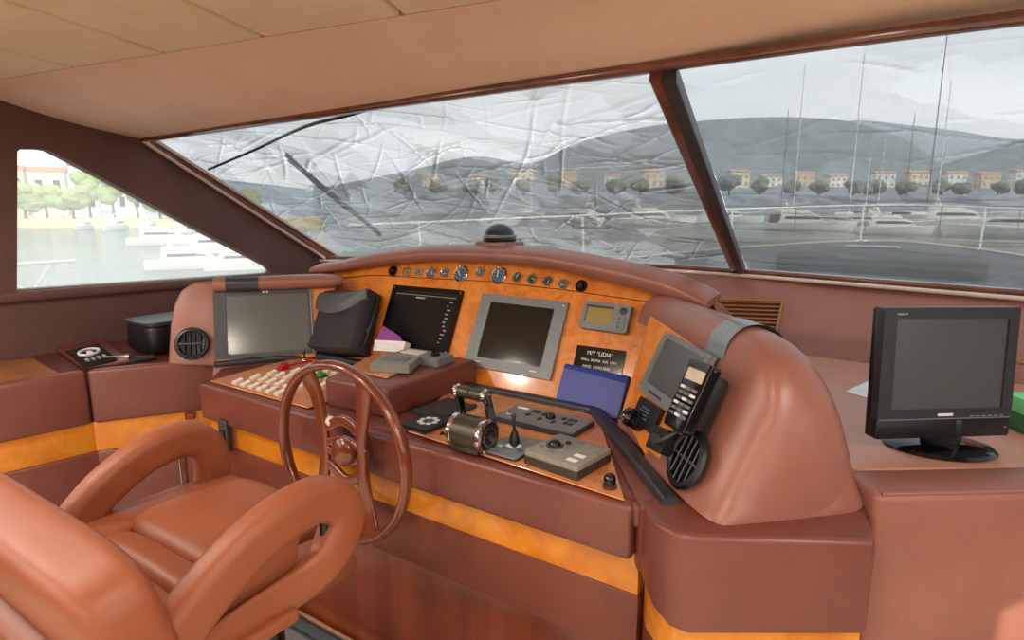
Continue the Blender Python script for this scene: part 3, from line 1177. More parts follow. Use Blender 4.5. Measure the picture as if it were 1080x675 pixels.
br = thing('bow_rail', 'thin tubular bow rail running across both windscreen panes', 'rail', (-.55, 9.8, 1.0))
top_ = [p + V((0, -.1, .49)) for p in edge]
put('top_rail', tube(top_, .010, 8), 'spar', br, world=True)
for i in range(2, len(edge) - 1, 4):
    put('stanchion', tube([edge[i] + V((0, -.05, 0)), top_[i]], .012, 6), 'spar', br, world=True)

# ============================================================ THE HELM CONSOLE
con = thing('helm_console', 'wraparound helm console in wine brown leather with orange burl panels', 'console', (-1.3, 1.6, 0))
def cp(name, bm, m, **k): return put(name, bm, m, con, world=True, **k)
Z1 = .855
deskP = [V((-2.17, 1.205, .80)), V((-.475, 1.205, .80)), V((-.40, 1.24, .80)), V((-.82, 1.79, .80)), V((-2.05, 1.79, .80)), V((-2.34, 1.37, .80))]
cp('desk_top', prism(deskP, (0, 0, .052), .008), 'desk')
# padded front band, in two lengths with a seam
for x0, x1 in ((-2.19, -1.345), (-1.341, -.49)):
    cp('front_padding', box(((x0 + x1) / 2, 1.215, .788), (x1 - x0, .05, .132), .013, 3), 'desk')
cp('amber_band', box((-1.33, 1.245, .675), (1.70, .05, .13), .003), 'amber')
for x0, x1 in ((-2.19, -1.345), (-1.341, -.475)):
    cp('lower_padding', box(((x0 + x1) / 2, 1.245, .55), (x1 - x0, .06, .165), .012, 2), 'desk_low')
cp('plinth', box((-1.22, 1.32, .235), (1.7, .05, .47), .003), 'mahogany')
cp('carcass', box((-1.26, 1.52, .40), (1.55, .4, .78), .004), 'maroon')
# burl inlays of the desk
zi = PZ(.858)
q = [zi.at(*p) for p in ((430, 456), (659, 529), (632, 441), (486, 398))]
cp('control_inlay', prism(q, (0, 0, .004), .0015, 1), 'desk_burl')
q = [V((-2.165, 1.225, .856)), V((-1.615, 1.225, .856)), V((-1.615, 1.40, .856)), V((-1.66, 1.66, .856)), V((-2.185, 1.66, .856)), V((-2.20, 1.50, .856))]
cp('switch_inlay', prism(q, (0, 0, .005), .0015, 1), 'desk_burl')
# riser beside the wheel with its wooden pad
riser = [V((-1.605, 1.285, .85)), V((-1.343, 1.305, .85)), V((-1.326, 1.745, .85)), V((-1.62, 1.745, .85))]
cp('desk_riser', prism(riser, (0, 0, .10), .014, 3), 'desk')
q = [PZ(.951).at(*p) for p in ((366, 390), (408, 400), (447, 381), (400, 372))]
cp('riser_pad', prism(q, (0, 0, .006), .002, 1), 'desk_burl')

# centre instrument panel: gauge strip above, display panel below, a fine joint between
def fpoly(pl, pts, th, d=0): 
    return [pl.shift(d).at(*p) for p in pts], pl.n * th
for nm, pts in (('display_panel', ((318, 396), (352, 297.5), (400, 293), (520, 300), (600, 309), (690, 322), (668, 446), (480, 412))),
                ('gauge_panel', ((353, 296), (360, 284), (440, 270), (540, 270), (640, 286), (735, 316), (733, 326), (690, 321.2), (600, 308.2), (520, 299.2), (400, 292.2)))):
    a, off = fpoly(PF, pts, .03, -.03)
    cp(nm, prism(a, off, .0007, 1), 'burl')
# port wing panel and starboard wing panel
a, off = fpoly(PL, ((231, 383), (234, 300), (356, 298), (333, 377)), .05, -.05)
cp('wing_panel', prism(a, off, .003, 1), 'burl')
PR = PR.shift(.012)
a, off = fpoly(PR, ((668, 440), (697, 338), (742, 368), (756, 380), (752, 392), (703, 503)), .04, -.04)
cp('wing_panel', prism(a, off, .003, 1), 'burl')
# black edging where the panels meet the desk
def edging(pts, r=.011):
    path = [PZ(.868).at(*p) for p in pts]
    cp('edge_trim', sweep(path, rrect(.036, .022, .007)), 'tape')
edging(((226, 384.5), (281, 379), (332, 374.5)))
edging(((332, 374.5), (360, 379), (388, 385)))
edging(((478, 404), (552, 418), (627, 433)))
edging(((627, 433), (665, 478), (707, 530)))
# hooded brow over the gauges
bpts = [(334, 282.5), (360, 280), (400, 272.5), (450, 267), (500, 267), (560, 270), (600, 275.5), (640, 284), (680, 293), (715, 303.5), (744, 315), (752, 318)]
bw = [.024, .042, .052, .056, .058, .060, .064, .068, .070, .070, .055, .03]
path = smooth_path([PF.shift(.025).at(*p) for p in bpts], 5)
sc = []
for i in range(len(path)):
    f = i / 5
    k = int(min(f, len(bw) - 2))
    s = bw[k] + (bw[k + 1] - bw[k]) * (f - k)
    sc.append((1, s / .066))
cp('brow', sweep(path, rrect(.10, .062, .028, 5), up=(0, -.25, 1), scales=sc), 'desk_top')
# cowl from the brow back and down to the dashboard
rows = []
for dy, dz in ((.0, -.005), (.10, -.02), (.26, -.09), (.42, -.30), (.45, -.45)):
    rows.append([p + V((0, dy, max(dz, .86 - p.z))) for p in path])
bm = new_bm()
vr = [[bm.verts.new(p) for p in r] for r in rows]
for A, B in zip(vr, vr[1:]):
    for i in range(len(A) - 1):
        bm.faces.new((A[i], A[i + 1], B[i + 1], B[i]))
bm.faces.new([r[-1] for r in vr])
bm.faces.new([r[0] for r in vr][::-1])
cp('cowl', bm, 'desk_top')

# --- port pod with the round outlet, padded roll above the wing display
pts = [(177, 385), (179, 345), (183, 322), (191, 306), (205, 297.5), (226, 296), (231, 300), (229, 386)]
a = [PL.shift(-.02).at(*p) for p in pts]
cp('port_pod', prism(a, PL.n * -.14 + V((0, 0, 0)), .022, 4), 'desk_top')
a = [PL.at(236, 299.5), PL.at(270, 298.5), PL.at(310, 297), PL.at(345, 296.2), PL.at(362, 296.5)]
path = smooth_path(a, 5)
n = len(path)
cp('padded_roll', sweep([path[0] + (path[0] - path[1]) * 2] + path, rrect(.10, .056, .026, 5), scales=[1] + [1 if i < n - 7 else max(.35, 1 - ((i - n + 7) / 7) ** 2 * .65) for i in range(n)]), 'desk_top')
b0, b1 = path[0].lerp(path[-1], .03), path[0].lerp(path[-1], .29)
cp('roll_band', sweep([b0, b0.lerp(b1, .5), b1], rrect(.106, .062, .028, 5)), 'tape')
# the body behind the port wing
a = [PL.shift(-.05).at(*p) for p in ((224, 400), (228, 302), (356, 299), (333, 395))]
cp('wing_body', prism(a, V((-.10, .12, -.02)), .004, 1), 'desk_top')

# --- starboard wing: one swept leather body ending in the big domed pod
O = V((-.859, 1.734, 0)); U = V((.7071, -.7071, 0)); Bk = V((.7071, .7071, 0))
def body_sec(n=44):
    """closed section in (back, z): sloping face, round shoulder, long back"""
    key = [(-.004, .858), (.03, .93), (.085, 1.05), (.128, 1.14), (.138, 1.175), (.158, 1.205), (.195, 1.222), (.245, 1.215), (.29, 1.175), (.33, 1.10), (.362, 1.0), (.38, .90), (.378, .865), (.2, .858)]
    return key
key = body_sec()
pts2 = smooth_path([V((b, 0, z)) for b, z in key], 4, closed=True)
sec = [(p.x, p.z) for p in pts2]
cb, cz = .185, .857
def dome_row(u, s_b, s_z, push=0):
    return [O + U * u + Bk * (cb + (b + (push if z < 1.135 and b < .2 else 0) - cb) * (s_b[0] if b < cb else s_b[1])) + V((0, 0, cz + (z - cz) * s_z)) for b, z in sec]
rows = []
for u, k in ((.03, .12), (.15, .12), (.19, .025), (.40, .025), (.44, 0), (.50, 0), (.55, 0)):
    rows.append(dome_row(u, (1, 1), 1, k))
U0, UL = .56, .213
for k in range(1, 15):
    t = k / 14
    x = math.sin(t * PI / 2)
    s = max(0, 1 - x ** 3.4) ** (1 / 2.6)
    s = max(s, .02)
    rows.append(dome_row(U0 + UL * x, (s ** .20, s ** .36), s))
bm = loft(rows)
sv = [v for v in bm.verts if (v.co - O).dot(U) > .52 and v.co.z > .88]
for _ in range(24):
    bmesh.ops.smooth_vert(bm, verts=sv, factor=.5, use_axis_x=True, use_axis_y=True, use_axis_z=True)
cp('domed_pod', bm, 'desk_top')
# silver grey band wrapped over the shoulder
import copy as _c
i0 = [i for i, (b, z) in enumerate(sec) if z > 1.125]
i0 = i0 if i0[-1] - i0[0] + 1 == len(i0) else i0
band = [sec[i] for i in i0]
bm = new_bm()
vr = []
for u in (.46, .475, .53, .545):
    k = .0035
    vr.append([bm.verts.new(O + U * u + Bk * (cb + (b - cb) * (1 + .02)) + V((0, 0, z + k))) for b, z in band])
for A, B2 in zip(vr, vr[1:]):
    for i in range(len(A) - 1):
        bm.faces.new((A[i], A[i + 1], B2[i + 1], B2[i]))
cp('shoulder_band', bm, 'silvertape')
# --- starboard arm-rest box beside the desk
ZB = .862
ring = [(-.478, 1.215, .715), (-.455, 1.178, .695), (-.415, 1.142, .665), (-.375, 1.126, .648), (-.335, 1.132, .643), (-.036, 1.311, .658), (-.092, 1.56, .66), (-.42, 1.46, .69)]
lo = [V((x, y, z)) for x, y, z in ring]
hi = [V((x, y, ZB)) for x, y, z in ring]
bm = new_bm()
L0, H0 = [bm.verts.new(p) for p in lo], [bm.verts.new(p) for p in hi]
nr = len(ring)
bm.faces.new(L0[::-1]); bm.faces.new(H0)
for k in range(nr):
    bm.faces.new((L0[k], L0[(k + 1) % nr], H0[(k + 1) % nr], H0[k]))
es = [e for e in bm.edges if all(v in set(H0) for v in e.verts) or all(v in set(L0) for v in e.verts)] + [e for e in bm.edges if set(e.verts) == {L0[5], H0[5]}]
bmesh.ops.bevel(bm, geom=es, offset=.013, segments=4, affect='EDGES', profile=.5)
cp('side_box', bm, 'desk')
rail = [V((-.476, 1.20, .70)), V((-.425, 1.175, .70)), V((-.37, 1.23, .70)), V((-.80, 1.72, .70)), V((-.85, 1.70, .70))]
cp('side_rail', prism(rail, (0, 0, .160), .008, 3), 'desk')
def inset(k, z):
    c = V((-.25, 1.40, 0))
    return [V((c.x + (x - c.x) * k, c.y + (y - c.y) * k, z)) for x, y, _ in ring]
cp('amber_return', prism(inset(.95, .575), (0, 0, .12), .003, 1), 'amber')
cp('return_padding', prism(inset(.955, .02), (0, 0, .555), .006, 1), 'desk_low')

# ============================================================ SIDE COUNTER (port)
sc_ = thing('side_counter', 'long port side counter with brown padded front and amber strip', 'counter', (-2.8, .7, 0))
def sp(name, bm, m, **k): return put(name, bm, m, sc_, world=True, **k)
E = [V((-2.83, -1.6, 0)), V((-2.727, .70, 0)), V((-2.672, 1.02, 0)), V((-2.40, 1.47, 0))]
def wallseg(name, a, b, z0, z1, th, m, inset=0, r=.012):
    d = (b - a).normalized()
    n = V((d.y, -d.x, 0))
    a2, b2 = a + n * -inset, b + n * -inset
    pts = [a2 + V((0, 0, z0)), b2 + V((0, 0, z0)), b2 + V((0, 0, z1)), a2 + V((0, 0, z1))]
    return sp(name, prism(pts, n * -th, r, 3), m)
for a, b in zip(E, E[1:]):
    if a == E[0]:
        b = b - (b - a).normalized() * .001
    wallseg('padded_front', a + (b - a).normalized() * .002, b, .652, .868, .05, 'desk', r=.014)
    wallseg('amber_strip', a, b + (b - a).normalized() * .01, .535, .655, .04, 'amber', .012, .002)
    wallseg('lower_front', a, b + (b - a).normalized() * .01, .06, .535, .04, 'desk', .004, .008)
top = [V((-3.19, -1.6, .80)), V((-2.86, -1.6, .80)), V((-2.76, .72, .80)), V((-2.70, 1.03, .80)), V((-2.47, 1.42, .80)), V((-2.60, 1.62, .80)), V((-2.9, 1.9, .80)), V((-3.19, 2.0, .80))]
sp('counter_top', prism(top, (0, 0, .055), .004, 1), 'maroon')
q = [PZ(.856).at(*p) for p in ((0, 398), (80, 392), (50, 368), (0, 374))]
q = [V((-2.87, -1.2, .856))] + [V((-2.755, .74, .856)), V((-2.72, .955, .856)), V((-3.12, 1.0, .856)), V((-3.17, .9, .856)), V((-3.17, -1.2, .856))]
sp('wood_top', prism(q, (0, 0, .006), .002, 1), 'counterwood')
q = [PZ(.858).at(*p) for p in ((89, 391), (139, 384), (107, 359), (55, 368))]
sp('panel_surround', prism(q, (0, 0, .018), .008, 2), 'desk')
# grey latch post where counter and console meet
q = V((-2.14, 1.13, 0))

# ============================================================ STARBOARD COUNTER
rc = thing('starboard_counter', 'terracotta leather counter to starboard carrying the desktop monitor', 'counter', (.6, 2.0, 0))
def rp(name, bm, m, **k): return put(name, bm, m, rc, world=True, **k)
A = V((-.050, 1.430, 0)); dr = V((.80, .595, 0)); nb = V((-.595, .80, 0))
D = V((-.128, 1.53, 0))
foot = [A, A + dr * 1.9, A + dr * 1.9 + nb * .14, V((-.085, 1.57, 0)), D]
rp('front_padding', prism([p + V((0, 0, .02)) for p in foot], (0, 0, .885), .018, 3), 'front')
rp('seam_piping', tube([A + V((.008, .016, .903)), A + dr * 1.9 + V((0, .012, .903))], .004, 8), 'front')
top = [V((-3.0, 2.38, .85)), V((-.8, 2.10, .85)), V((-.50, 1.90, .85)), V((-.118, 1.56, .85)), V((1.42, 2.62, .85)), V((.295, 2.668, .85)), V((-.45, 2.72, .85)), V((-1.5, 2.78, .85)), V((-2.9, 2.52, .85))]
rp('counter_top', prism(top, (0, 0, .049), .004, 1), 'dash')

# ================================================================ INSTRUMENTS
def device(name, label, cat, quad, pl, group=None):
    mt, w, h = fit(quad, pl)
    return thing(name, label, cat, mtx=mt, group=group), w, h


def screws(r, w, h, z, rad=.0035, m='chrome'):
    for sx in (-1, 1):
        for sy in (-1, 1):
            put('screw', lathe([(rad, z - .002), (rad, z + .0015), (rad * .5, z + .0025), (0, z + .0025)], 10, Matrix.Translation((sx * w, sy * h, 0))), m, r)


# large grey display, centre
r, w, h = device('chart_display', 'square grey-framed display in the middle of the burl panel', 'display', ((511, 311), (601, 319), (582, 403), (491, 384)), PF)
put('bezel', ring_plate(w, h, w * .74, h * .76, 0, .014, .006, (.012 * 0, h * .015), .003), 'bezel', r)
put('screen', plate(w * .75, h * .77, 0, .008, .002, c=(0, h * .015)), 'screen_brown', r)
screws(r, w * .46, h * .45, .014)
bm = text_bm('NAVNET', h * .03, .0005, .0142, (-w * .36, -h * .445))
bm.free()
bm = new_bm()
add_plate(bm, w * .10, h * .012, .014, .0146, .001, c=(-w * .36, -h * .43))
add_plate(bm, w * .07, h * .012, .014, .0146, .001, c=(w * .30, -h * .43))
put('maker_mark', bm, 'print', r)

# black display with the icon column
r, w, h = device('radar_display', 'glossy black display with an icon column, behind the purple leaflet', 'display', ((420, 301), (493, 308.5), (470, 374), (396, 364)), PF)
put('bezel', ring_plate(w, h, w * .90, h * .86, 0, .010, .004, (0, -h * .01)), 'blackgloss', r)
put('screen', plate(w * .91, h * .87, 0, .007, .002, c=(0, -h * .01)), 'screen', r)
bm = new_bm()
add_plate(bm, w * .86, h * .010, .007, .0074, .001, c=(-w * .0, h * .37))
add_plate(bm, w * .13, h * .028, .007, .0074, .001, c=(-w * .06, h * .33))
put('screen_menu', bm, 'printdim', r)
bm = new_bm()
rng = random.Random(2)
for k in range(11):
    y = h * (.30 - .063 * k)
    add_plate(bm, w * rng.uniform(.02, .05), h * .02, .007, .0074, .001, c=(w * (.36 + rng.uniform(-.02, .02)), y))
put('screen_icon', bm, 'printdim', r)
screws(r, w * .47, h * .46, .010, .003)

# port wing display (dull touch screen)
r, w, h = device('touch_display', 'big dull grey touch display on the port wing beside the round outlet', 'display', ((225, 308), (328, 304), (331, 372), (228, 380)), PL)
put('bezel', ring_plate(w, h, w * .84, h * .86, 0, .012, .004, (w * .045, -h * .005)), 'charcoal', r)
put('edge_strip', box((w * .497, 0, .009), (.006, h * .98, .016), .001), 'bezel', r)
put('screen', plate(w * .845, h * .87, 0, .0095, .002, c=(w * .045, -h * .005)), 'screen_touch', r)
for k in (-.02, .02):
    put('indicator', lathe([(.004, .012), (.004, .0135), (0, .0142)], 10, Matrix.Translation((w * (.03 + k), h * .465, 0))), 'print', r)

# starboard wing display
r, w, h = device('wing_display', 'grey-framed tilted display on the starboard wing behind the handset', 'display', ((707, 352), (757, 377), (722, 447), (677, 411)), PR)
put('bezel', ring_plate(w, h, w * .82, h * .74, 0, .016, .006, (0, h * .05)), 'bezel', r)
put('screen', plate(w * .83, h * .75, 0, .010, .002, c=(0, h * .05)), 'screen_grey', r)
screws(r, w * .46, h * .46, .016, .003)
put('button_row', plate(w * .3, h * .03, .016, .018, .003, c=(-.1 * w, -h * .42)), 'charcoal', r)

# small olive LCD repeater
r, w, h = device('wind_repeater', 'small grey instrument with an olive display above the black nameplate', 'instrument', ((620, 319.5), (669, 325), (663, 354), (613, 347)), PF)
put('case', ring_plate(w, h, w * .56, h * .60, 0, .026, .008, (-w * .13, h * .03), .004), 'grey', r)
put('lcd', plate(w * .57, h * .61, 0, .021, .002, c=(-w * .13, h * .03)), 'lcd', r)
put('hood', box((-w * .13, h * .34, .027), (w * .58, .005, .006), .001), 'charcoal', r)
put('rocker_pad', lathe([(.012, .026), (.012, .029), (.009, .030), (0, .030)], 18, Matrix.Translation((w * .36, h * .27, 0))), 'charcoal', r)
for i in range(3):
    for j in range(2):
        put('button', plate(w * .06, h * .1, .026, .030, .002, c=(w * (.29 + .12 * j), h * (.02 - .17 * i))), 'bezel', r)

# black nameplate
r, w, h = device('nameplate', 'black engraved nameplate with white lettering above the blue folder', 'sign', ((609.5, 363.5), (660.5, 371), (656, 397), (604, 390)), PF)
put('plate', plate(w, h, 0, .004, .003), 'blackgloss', r)
bm = text_bm('M/Y "LIDIA"', h * .22, .0006, .004, (0, h * .24))
bm2 = text_bm('VIALL. ROMA  G.R. 1544', h * .145, .0006, .004, (0, -h * .04))
me_ = bpy.data.meshes.new('t'); bm2.to_mesh(me_); bm.from_mesh(me_); bm2.free()
bm2 = text_bm('MMSI  247053890', h * .16, .0006, .004, (-w * .02, -h * .31))
bm2.to_mesh(me_); bm.from_mesh(me_); bm2.free(); bpy.data.meshes.remove(me_)
put('lettering', bm, 'print', r)

# ---- gauges along the top strip
def gauge(x, y, px, kind, label, group):
    c = PF.at(x, y)
    d = (c - CAM).dot(FW)
    rad = px / 2 * d / F_PX * 1.02
    t = thing('gauge', label, 'gauge', mtx=frame(c, (1, 0, 0), PF.n), group=group)
    put('bezel', lathe([(rad * .8, .0), (rad, .0), (rad, .006), (rad * .9, .010), (rad * .82, .008), (rad * .82, .004)], 28), 'chrome' if kind != 'knob' else 'black', t)
    put('dial', lathe([(rad * .84, .004), (rad * .84, .0055), (0, .0055)], 28), {'blue': 'gauge', 'green': 'gaugegreen', 'knob': 'blackgloss', 'dark': 'screen_grey'}[kind], t)
    if kind == 'knob':
        put('nozzle', lathe([(rad * .5, .005), (rad * .5, .012), (rad * .35, .016), (0, .016)], 20), 'black', t)
    else:
        put('needle', box((rad * .18, rad * .18, .0068), (rad * .75, rad * .09, .0012), 0, mtx=Matrix.Rotation(.6 + x * .3, 4, 'Z')), 'print', t)
        bm = new_bm()
        for k in range(9):
            a = math.radians(-40 + 260 * k / 8)
            add_box(bm, (math.cos(a) * rad * .68, math.sin(a) * rad * .68, .006), (rad * .08, rad * .08, .001))
        put('scale_marks', bm, 'print', t)


gauge(415, 286, 11, 'knob', 'small black eyeball outlet at the port end of the gauge row', None)
gauge(455.5, 288, 12, 'blue', 'small blue-grey gauge next to the pair of square meters', None)
gauge(470, 288, 11, 'blue', 'small blue-grey gauge touching the larger port gauge', None)
gauge(487, 289, 18, 'blue', 'larger blue-grey gauge, the one further to port', None)
gauge(507.5, 287.5, 11, 'blue', 'small blue-grey gauge between the two larger ones', None)
gauge(527, 291, 19, 'blue', 'larger blue-grey gauge, the one nearer the green dials', None)
gauge(546.5, 293, 11.5, 'green', 'first small green dial beside the larger gauge', None)
gauge(562, 295, 11.5, 'green', 'second small green dial counted from the larger gauge', None)
gauge(578.5, 297, 11.5, 'green', 'third small green dial counted from the larger gauge', None)
gauge(595, 300, 11.5, 'dark', 'last small dark dial before the black outlet', None)
gauge(613.5, 302, 13, 'knob', 'black eyeball outlet at the starboard end of the gauge row', None)
for x, lab in ((430, 'square meter next to the port eyeball outlet'), (442.5, 'square meter next to the round gauges')):
    c = PF.at(x, 287.3)
    t = thing('square_meter', lab, 'gauge', mtx=frame(c, (1, 0, 0), PF.n))
    put('bezel', ring_plate(.040, .034, .032, .026, 0, .006, .003), 'chrome', t)
    put('dial', plate(.033, .027, 0, .004, .002), 'warmgrey', t)
    put('needle', box((0, 0, .005), (.002, .018, .001), 0, mtx=Matrix.Rotation(.5, 4, 'Z')), 'blackgloss', t)

# round air outlets
def outlet(x, y, pl, rad, label):
    t = thing('round_air_outlet', label, 'vent', mtx=frame(pl.at(x, y), (pl.n.cross(V((0, 0, 1)))) * -1, pl.n))
    put('ring', lathe([(rad * .74, -.002), (rad * .96, -.002), (rad, .006), (rad * .92, .013), (rad * .80, .015), (rad * .74, .010), (rad * .74, -.002)], 36), 'black', t)
    put('cup', lathe([(rad * .78, .004), (rad * .78, -.001), (0, -.001)], 32), 'blackgloss', t)
    for k in range(4):
        xx = rad * (-.45 + .3 * k)
        hh = 2 * math.sqrt(max(0, (rad * .76) ** 2 - xx ** 2))
        put('louvre', box((0, 0, 0), (rad * .05, hh, .012), 0, mtx=Matrix.Translation((xx, 0, .006)) @ Matrix.Rotation(.5, 4, 'Y')), 'charcoal', t, smooth=False)
    put('crossbar', box((0, 0, .008), (rad * 1.5, rad * .10, .006), .001), 'charcoal', t)


outlet(203, 362.5, PL.shift(.003), .066, 'round black air outlet in the port leather pod')
outlet(726.5, 485, PR.shift(.008), .070, 'round black air outlet in the domed starboard pod')

# ---- the switch panel
def make_switch():
    t = thing('rocker_switch', '', 'switch', group='ivory rocker switches')
    put('surround', plate(.028, .036, 0, .004, .004), 'ivory', t)
    put('rocker', prism([V((-.011, -.016, .004)), V((-.011, .016, .004)), V((-.011, .016, .013)), V((-.011, 0, .008)), V((-.011, -.016, .007))], (.022, 0, 0), .001, 1), 'white', t)
    return t


def desk_at(x, y, z=.861, rot=0): return Matrix.Translation((x, y, z)) @ Matrix.Rotation(rot, 4, 'Z')


proto = None
ROWS = ('front row', 'second row', 'third row', 'fourth row', 'fifth row')
COLS = ('port end', 'second place from port', 'third place from port', 'fourth place from port', 'fifth place from port', 'sixth place from port', 'starboard end')
for j in range(5):
    for i in range(7):
        if (j, i) in ((3, 0), (4, 0), (3, 6), (4, 6), (3, 4), (4, 1), (4, 2)):
            continue
        if j < 2 and i == 6:
            continue
        o = proto if proto is None else copy_tree(proto)
        if o is None:
            proto = o = make_switch()
        o.matrix_basis = desk_at(-2.062 + .049 * i, 1.268 + .072 * j)
        o['label'] = f'ivory rocker switch, {ROWS[j]} of the desk switch panel, {COLS[i]}'
t = thing('red_switch_guard', 'red guarded switch among the ivory rockers', 'switch', mtx=desk_at(-2.085, 1.475))
put('base', plate(.034, .05, 0, .005, .004), 'red', t)
put('guard', prism([V((-.013, -.02, .005)), V((-.013, .02, .005)), V((-.013, .02, .024)), V((-.013, .008, .026))], (.026, 0, 0), .002, 1), 'red', t)
t = thing('red_strip_label', 'thin red strip running behind the guarded switch', 'strip', mtx=desk_at(-2.105, 1.565, rot=1.45))
put('strip', plate(.12, .012, 0, .005, .002), 'red', t)
t = thing('green_switch', 'green illuminated switch near the desk riser', 'switch', mtx=desk_at(-1.865, 1.487 + .075))
t.matrix_basis = desk_at(-1.868, 1.486)
put('surround', plate(.034, .036, 0, .005, .004), 'charcoal', t)
put('rocker', plate(.028, .030, .005, .016, .004, .002), 'green', t)
t = thing('toggle_lever', 'small chrome toggle at the back corner of the switch panel', 'switch', mtx=desk_at(-2.14, 1.622))
put('collar', lathe([(0, 0), (.011, 0), (.011, .006), (.006, .008), (0, .008)], 16), 'chrome', t)
put('lever', tube([V((0, 0, .006)), V((.006, -.004, .038))], .004, 8), 'bronze', t)
t = thing('dark_button', 'small dark push button between the wheel and the desk riser', 'button', mtx=desk_at(-1.645, 1.285))
put('collar', lathe([(0, 0), (.010, 0), (.010, .004), (0, .004)], 16), 'maroon', t)
put('cap', lathe([(0, .004), (.007, .004), (.007, .010), (0, .011)], 16), 'black', t)
t = thing('ignition_barrel', 'short ivory cylinder lying at the desk edge behind the wheel', 'cylinder', mtx=Matrix.Translation(PZ(.877).at(345, 443)) @ Matrix.Rotation(-.15, 4, 'Z') @ Matrix.Rotation(PI / 2, 4, 'Y'))
put('barrel', lathe([(0, -.035), (.015, -.035), (.016, -.03), (.016, .03), (.014, .036), (0, .036)], 20), 'ivory', t)
put('end_cap', lathe([(0, .036), (.010, .036), (.010, .046), (0, .048)], 16), 'chrome', t)

# ---- things on the riser
ZR = .9575
t, w, h = device('grey_keypad', 'low grey keypad box nearest the wheel on the riser pad', 'keypad', ((403, 376), (440, 377), (436, 388), (391, 386)), PZ(ZR + .02))
t.matrix_basis = Matrix.Translation((0, 0, -.02)) @ t.matrix_basis
put('case', plate(w, h, 0, .028, .006, .003), 'warmgrey', t)
put('key_pad', plate(w * .62, h * .5, .028, .031, .004), 'bezel', t)
t, w, h = device('grey_track_pad', 'flat grey controller with a black knob behind the keypad box', 'controller', ((424, 369), (473, 374), (462, 383), (416, 374)), PZ(.951 + .024))
t.matrix_basis = Matrix.Translation((0, .012, -.024)) @ t.matrix_basis
put('case', plate(w, h, 0, .028, .005, .003), 'grey', t)
put('key_pad', plate(w * .42, h * .5, .028, .031, .004, c=(-w * .2, 0)), 'white', t)
put('knob', lathe([(.016, .028), (.016, .038), (.012, .042), (0, .042)], 20, Matrix.Translation((w * .28, 0, 0))), 'blackgloss', t)
pp = PF.shift(.045)
t, w, h = device('purple_leaflet', 'purple folded leaflet leaning on the black display', 'leaflet', ((401, 345), (426, 349), (429, 361), (399, 361)), pp)
a = [(-w * .5, -h * .5), (w * .5, -h * .42), (w * .36, -h * .05), (-w * .38, h * .62)]
put('cover', prism([V((x, y, 0)) for x, y in a], (0, 0, .010), .001, 1), 'violet', t)
t, w, h = device('white_card_box', 'small white card box below the purple leaflet', 'box', ((399, 360), (431, 362), (429, 373), (398, 371)), PF.shift(.06))
put('carton', plate(w, h, -.01, .022, .002, .001), 'paper', t)
put('lid', plate(w * 1.02, h * .3, -.011, .023, .002, .001, c=(0, h * .36)), 'print', t)

# ---- things on the control inlay
zc = .8622
t, w, h = device('square_indicator', 'small black square panel with a white compass rose beside the riser', 'instrument', ((449, 437), (474, 444), (456, 460), (429, 452)), PZ(zc))
put('case', plate(w, h, 0, .012, .004, .002), 'black', t)
bm = new_bm()
for k in range(8):
    a = k * PI / 4
    add_plate(bm, .016, .016, .012, .0128, .006, c=(math.cos(a) * w * .24, math.sin(a) * h * .2))
put('rose', bm, 'print', t)
put('rose_centre', lathe([(.012, .012), (.012, .0135), (0, .0138)], 16), 'gauge', t)
t, w, h = device('dark_touch_panel', 'smooth dark grey panel between the riser and the throttle', 'panel', ((462, 421), (492, 428), (474, 447), (446, 436)), PZ(zc))
put('case', plate(w, h, 0, .010, .005, .002), 'charcoal', t)
put('glass_top', plate(w * .9, h * .9, .010, .0115, .004), 'tape', t)
for x, y, lab in ((466.5, 458, 'dark screw stud beside the square indicator'), (476, 461, 'dark screw stud nearer the throttle barrel'), (501, 428.5, 'dark stud behind the throttle grip')):
    p = PZ(zc).at(x, y)
    t = thing('stud', lab, 'stud', p)
    put('washer', lathe([(0, 0), (.008, 0), (.008, .002), (0, .002)], 14), 'bronze', t)
    put('head', lathe([(0, .002), (.0055, .002), (.0055, .007), (0, .008)], 14), 'blackgloss', t)

# throttle: a horizontal barrel with two cranked arms and a split grip
pl_ = PZ(.905)
L_, R_ = pl_.at(479, 453), pl_.at(517, 460)
R_.y = L_.y = (L_.y + R_.y) / 2
t = thing('throttle_control', 'bronze barrel throttle control with chrome ends and a split hand grip', 'throttle', (((L_ + R_) / 2).x, L_.y, zc))
def tp(name, bm, m): return put(name, bm, m, t, world=True)
RB = .046
mx = Matrix.Translation(L_) @ Matrix.Rotation(PI / 2, 4, 'Y')
ln = (R_ - L_).length
tp('barrel', lathe([(0, .012), (RB, .012), (RB, ln - .012), (0, ln - .012)], 36, mx), 'bronze')
tp('end_ring', lathe([(RB * .9, 0), (RB * 1.03, .002), (RB * 1.03, .013), (RB, .014)], 36, mx), 'chrome')
tp('end_ring', lathe([(RB, ln - .014), (RB * 1.03, ln - .012), (RB * 1.03, ln), (RB * .86, ln + .004), (RB * .86, ln - .003)], 36, mx), 'chrome')
tp('end_face', lathe([(RB * .86, ln - .002), (RB * .60, ln - .002), (0, ln - .006)], 36, mx), 'black')
tp('end_ring', lathe([(RB * .60, ln - .003), (RB * .60, ln + .003), (RB * .45, ln + .003), (RB * .45, ln - .004)], 36, mx), 'steel')
tp('end_face', lathe([(RB * .9, .002), (0, .002)], 36, mx), 'black')
tp('mounting_foot', box(((L_ + R_) / 2 + V((0, 0, -.030))), (ln * .8, .07, .030), .005), 'bronze')
gy = L_.y + .07
gl, gr = PY(gy).at(482, 411), PY(gy).at(513, 419)
gz = (gl.z + gr.z) / 2
gl.z = gr.z = gz
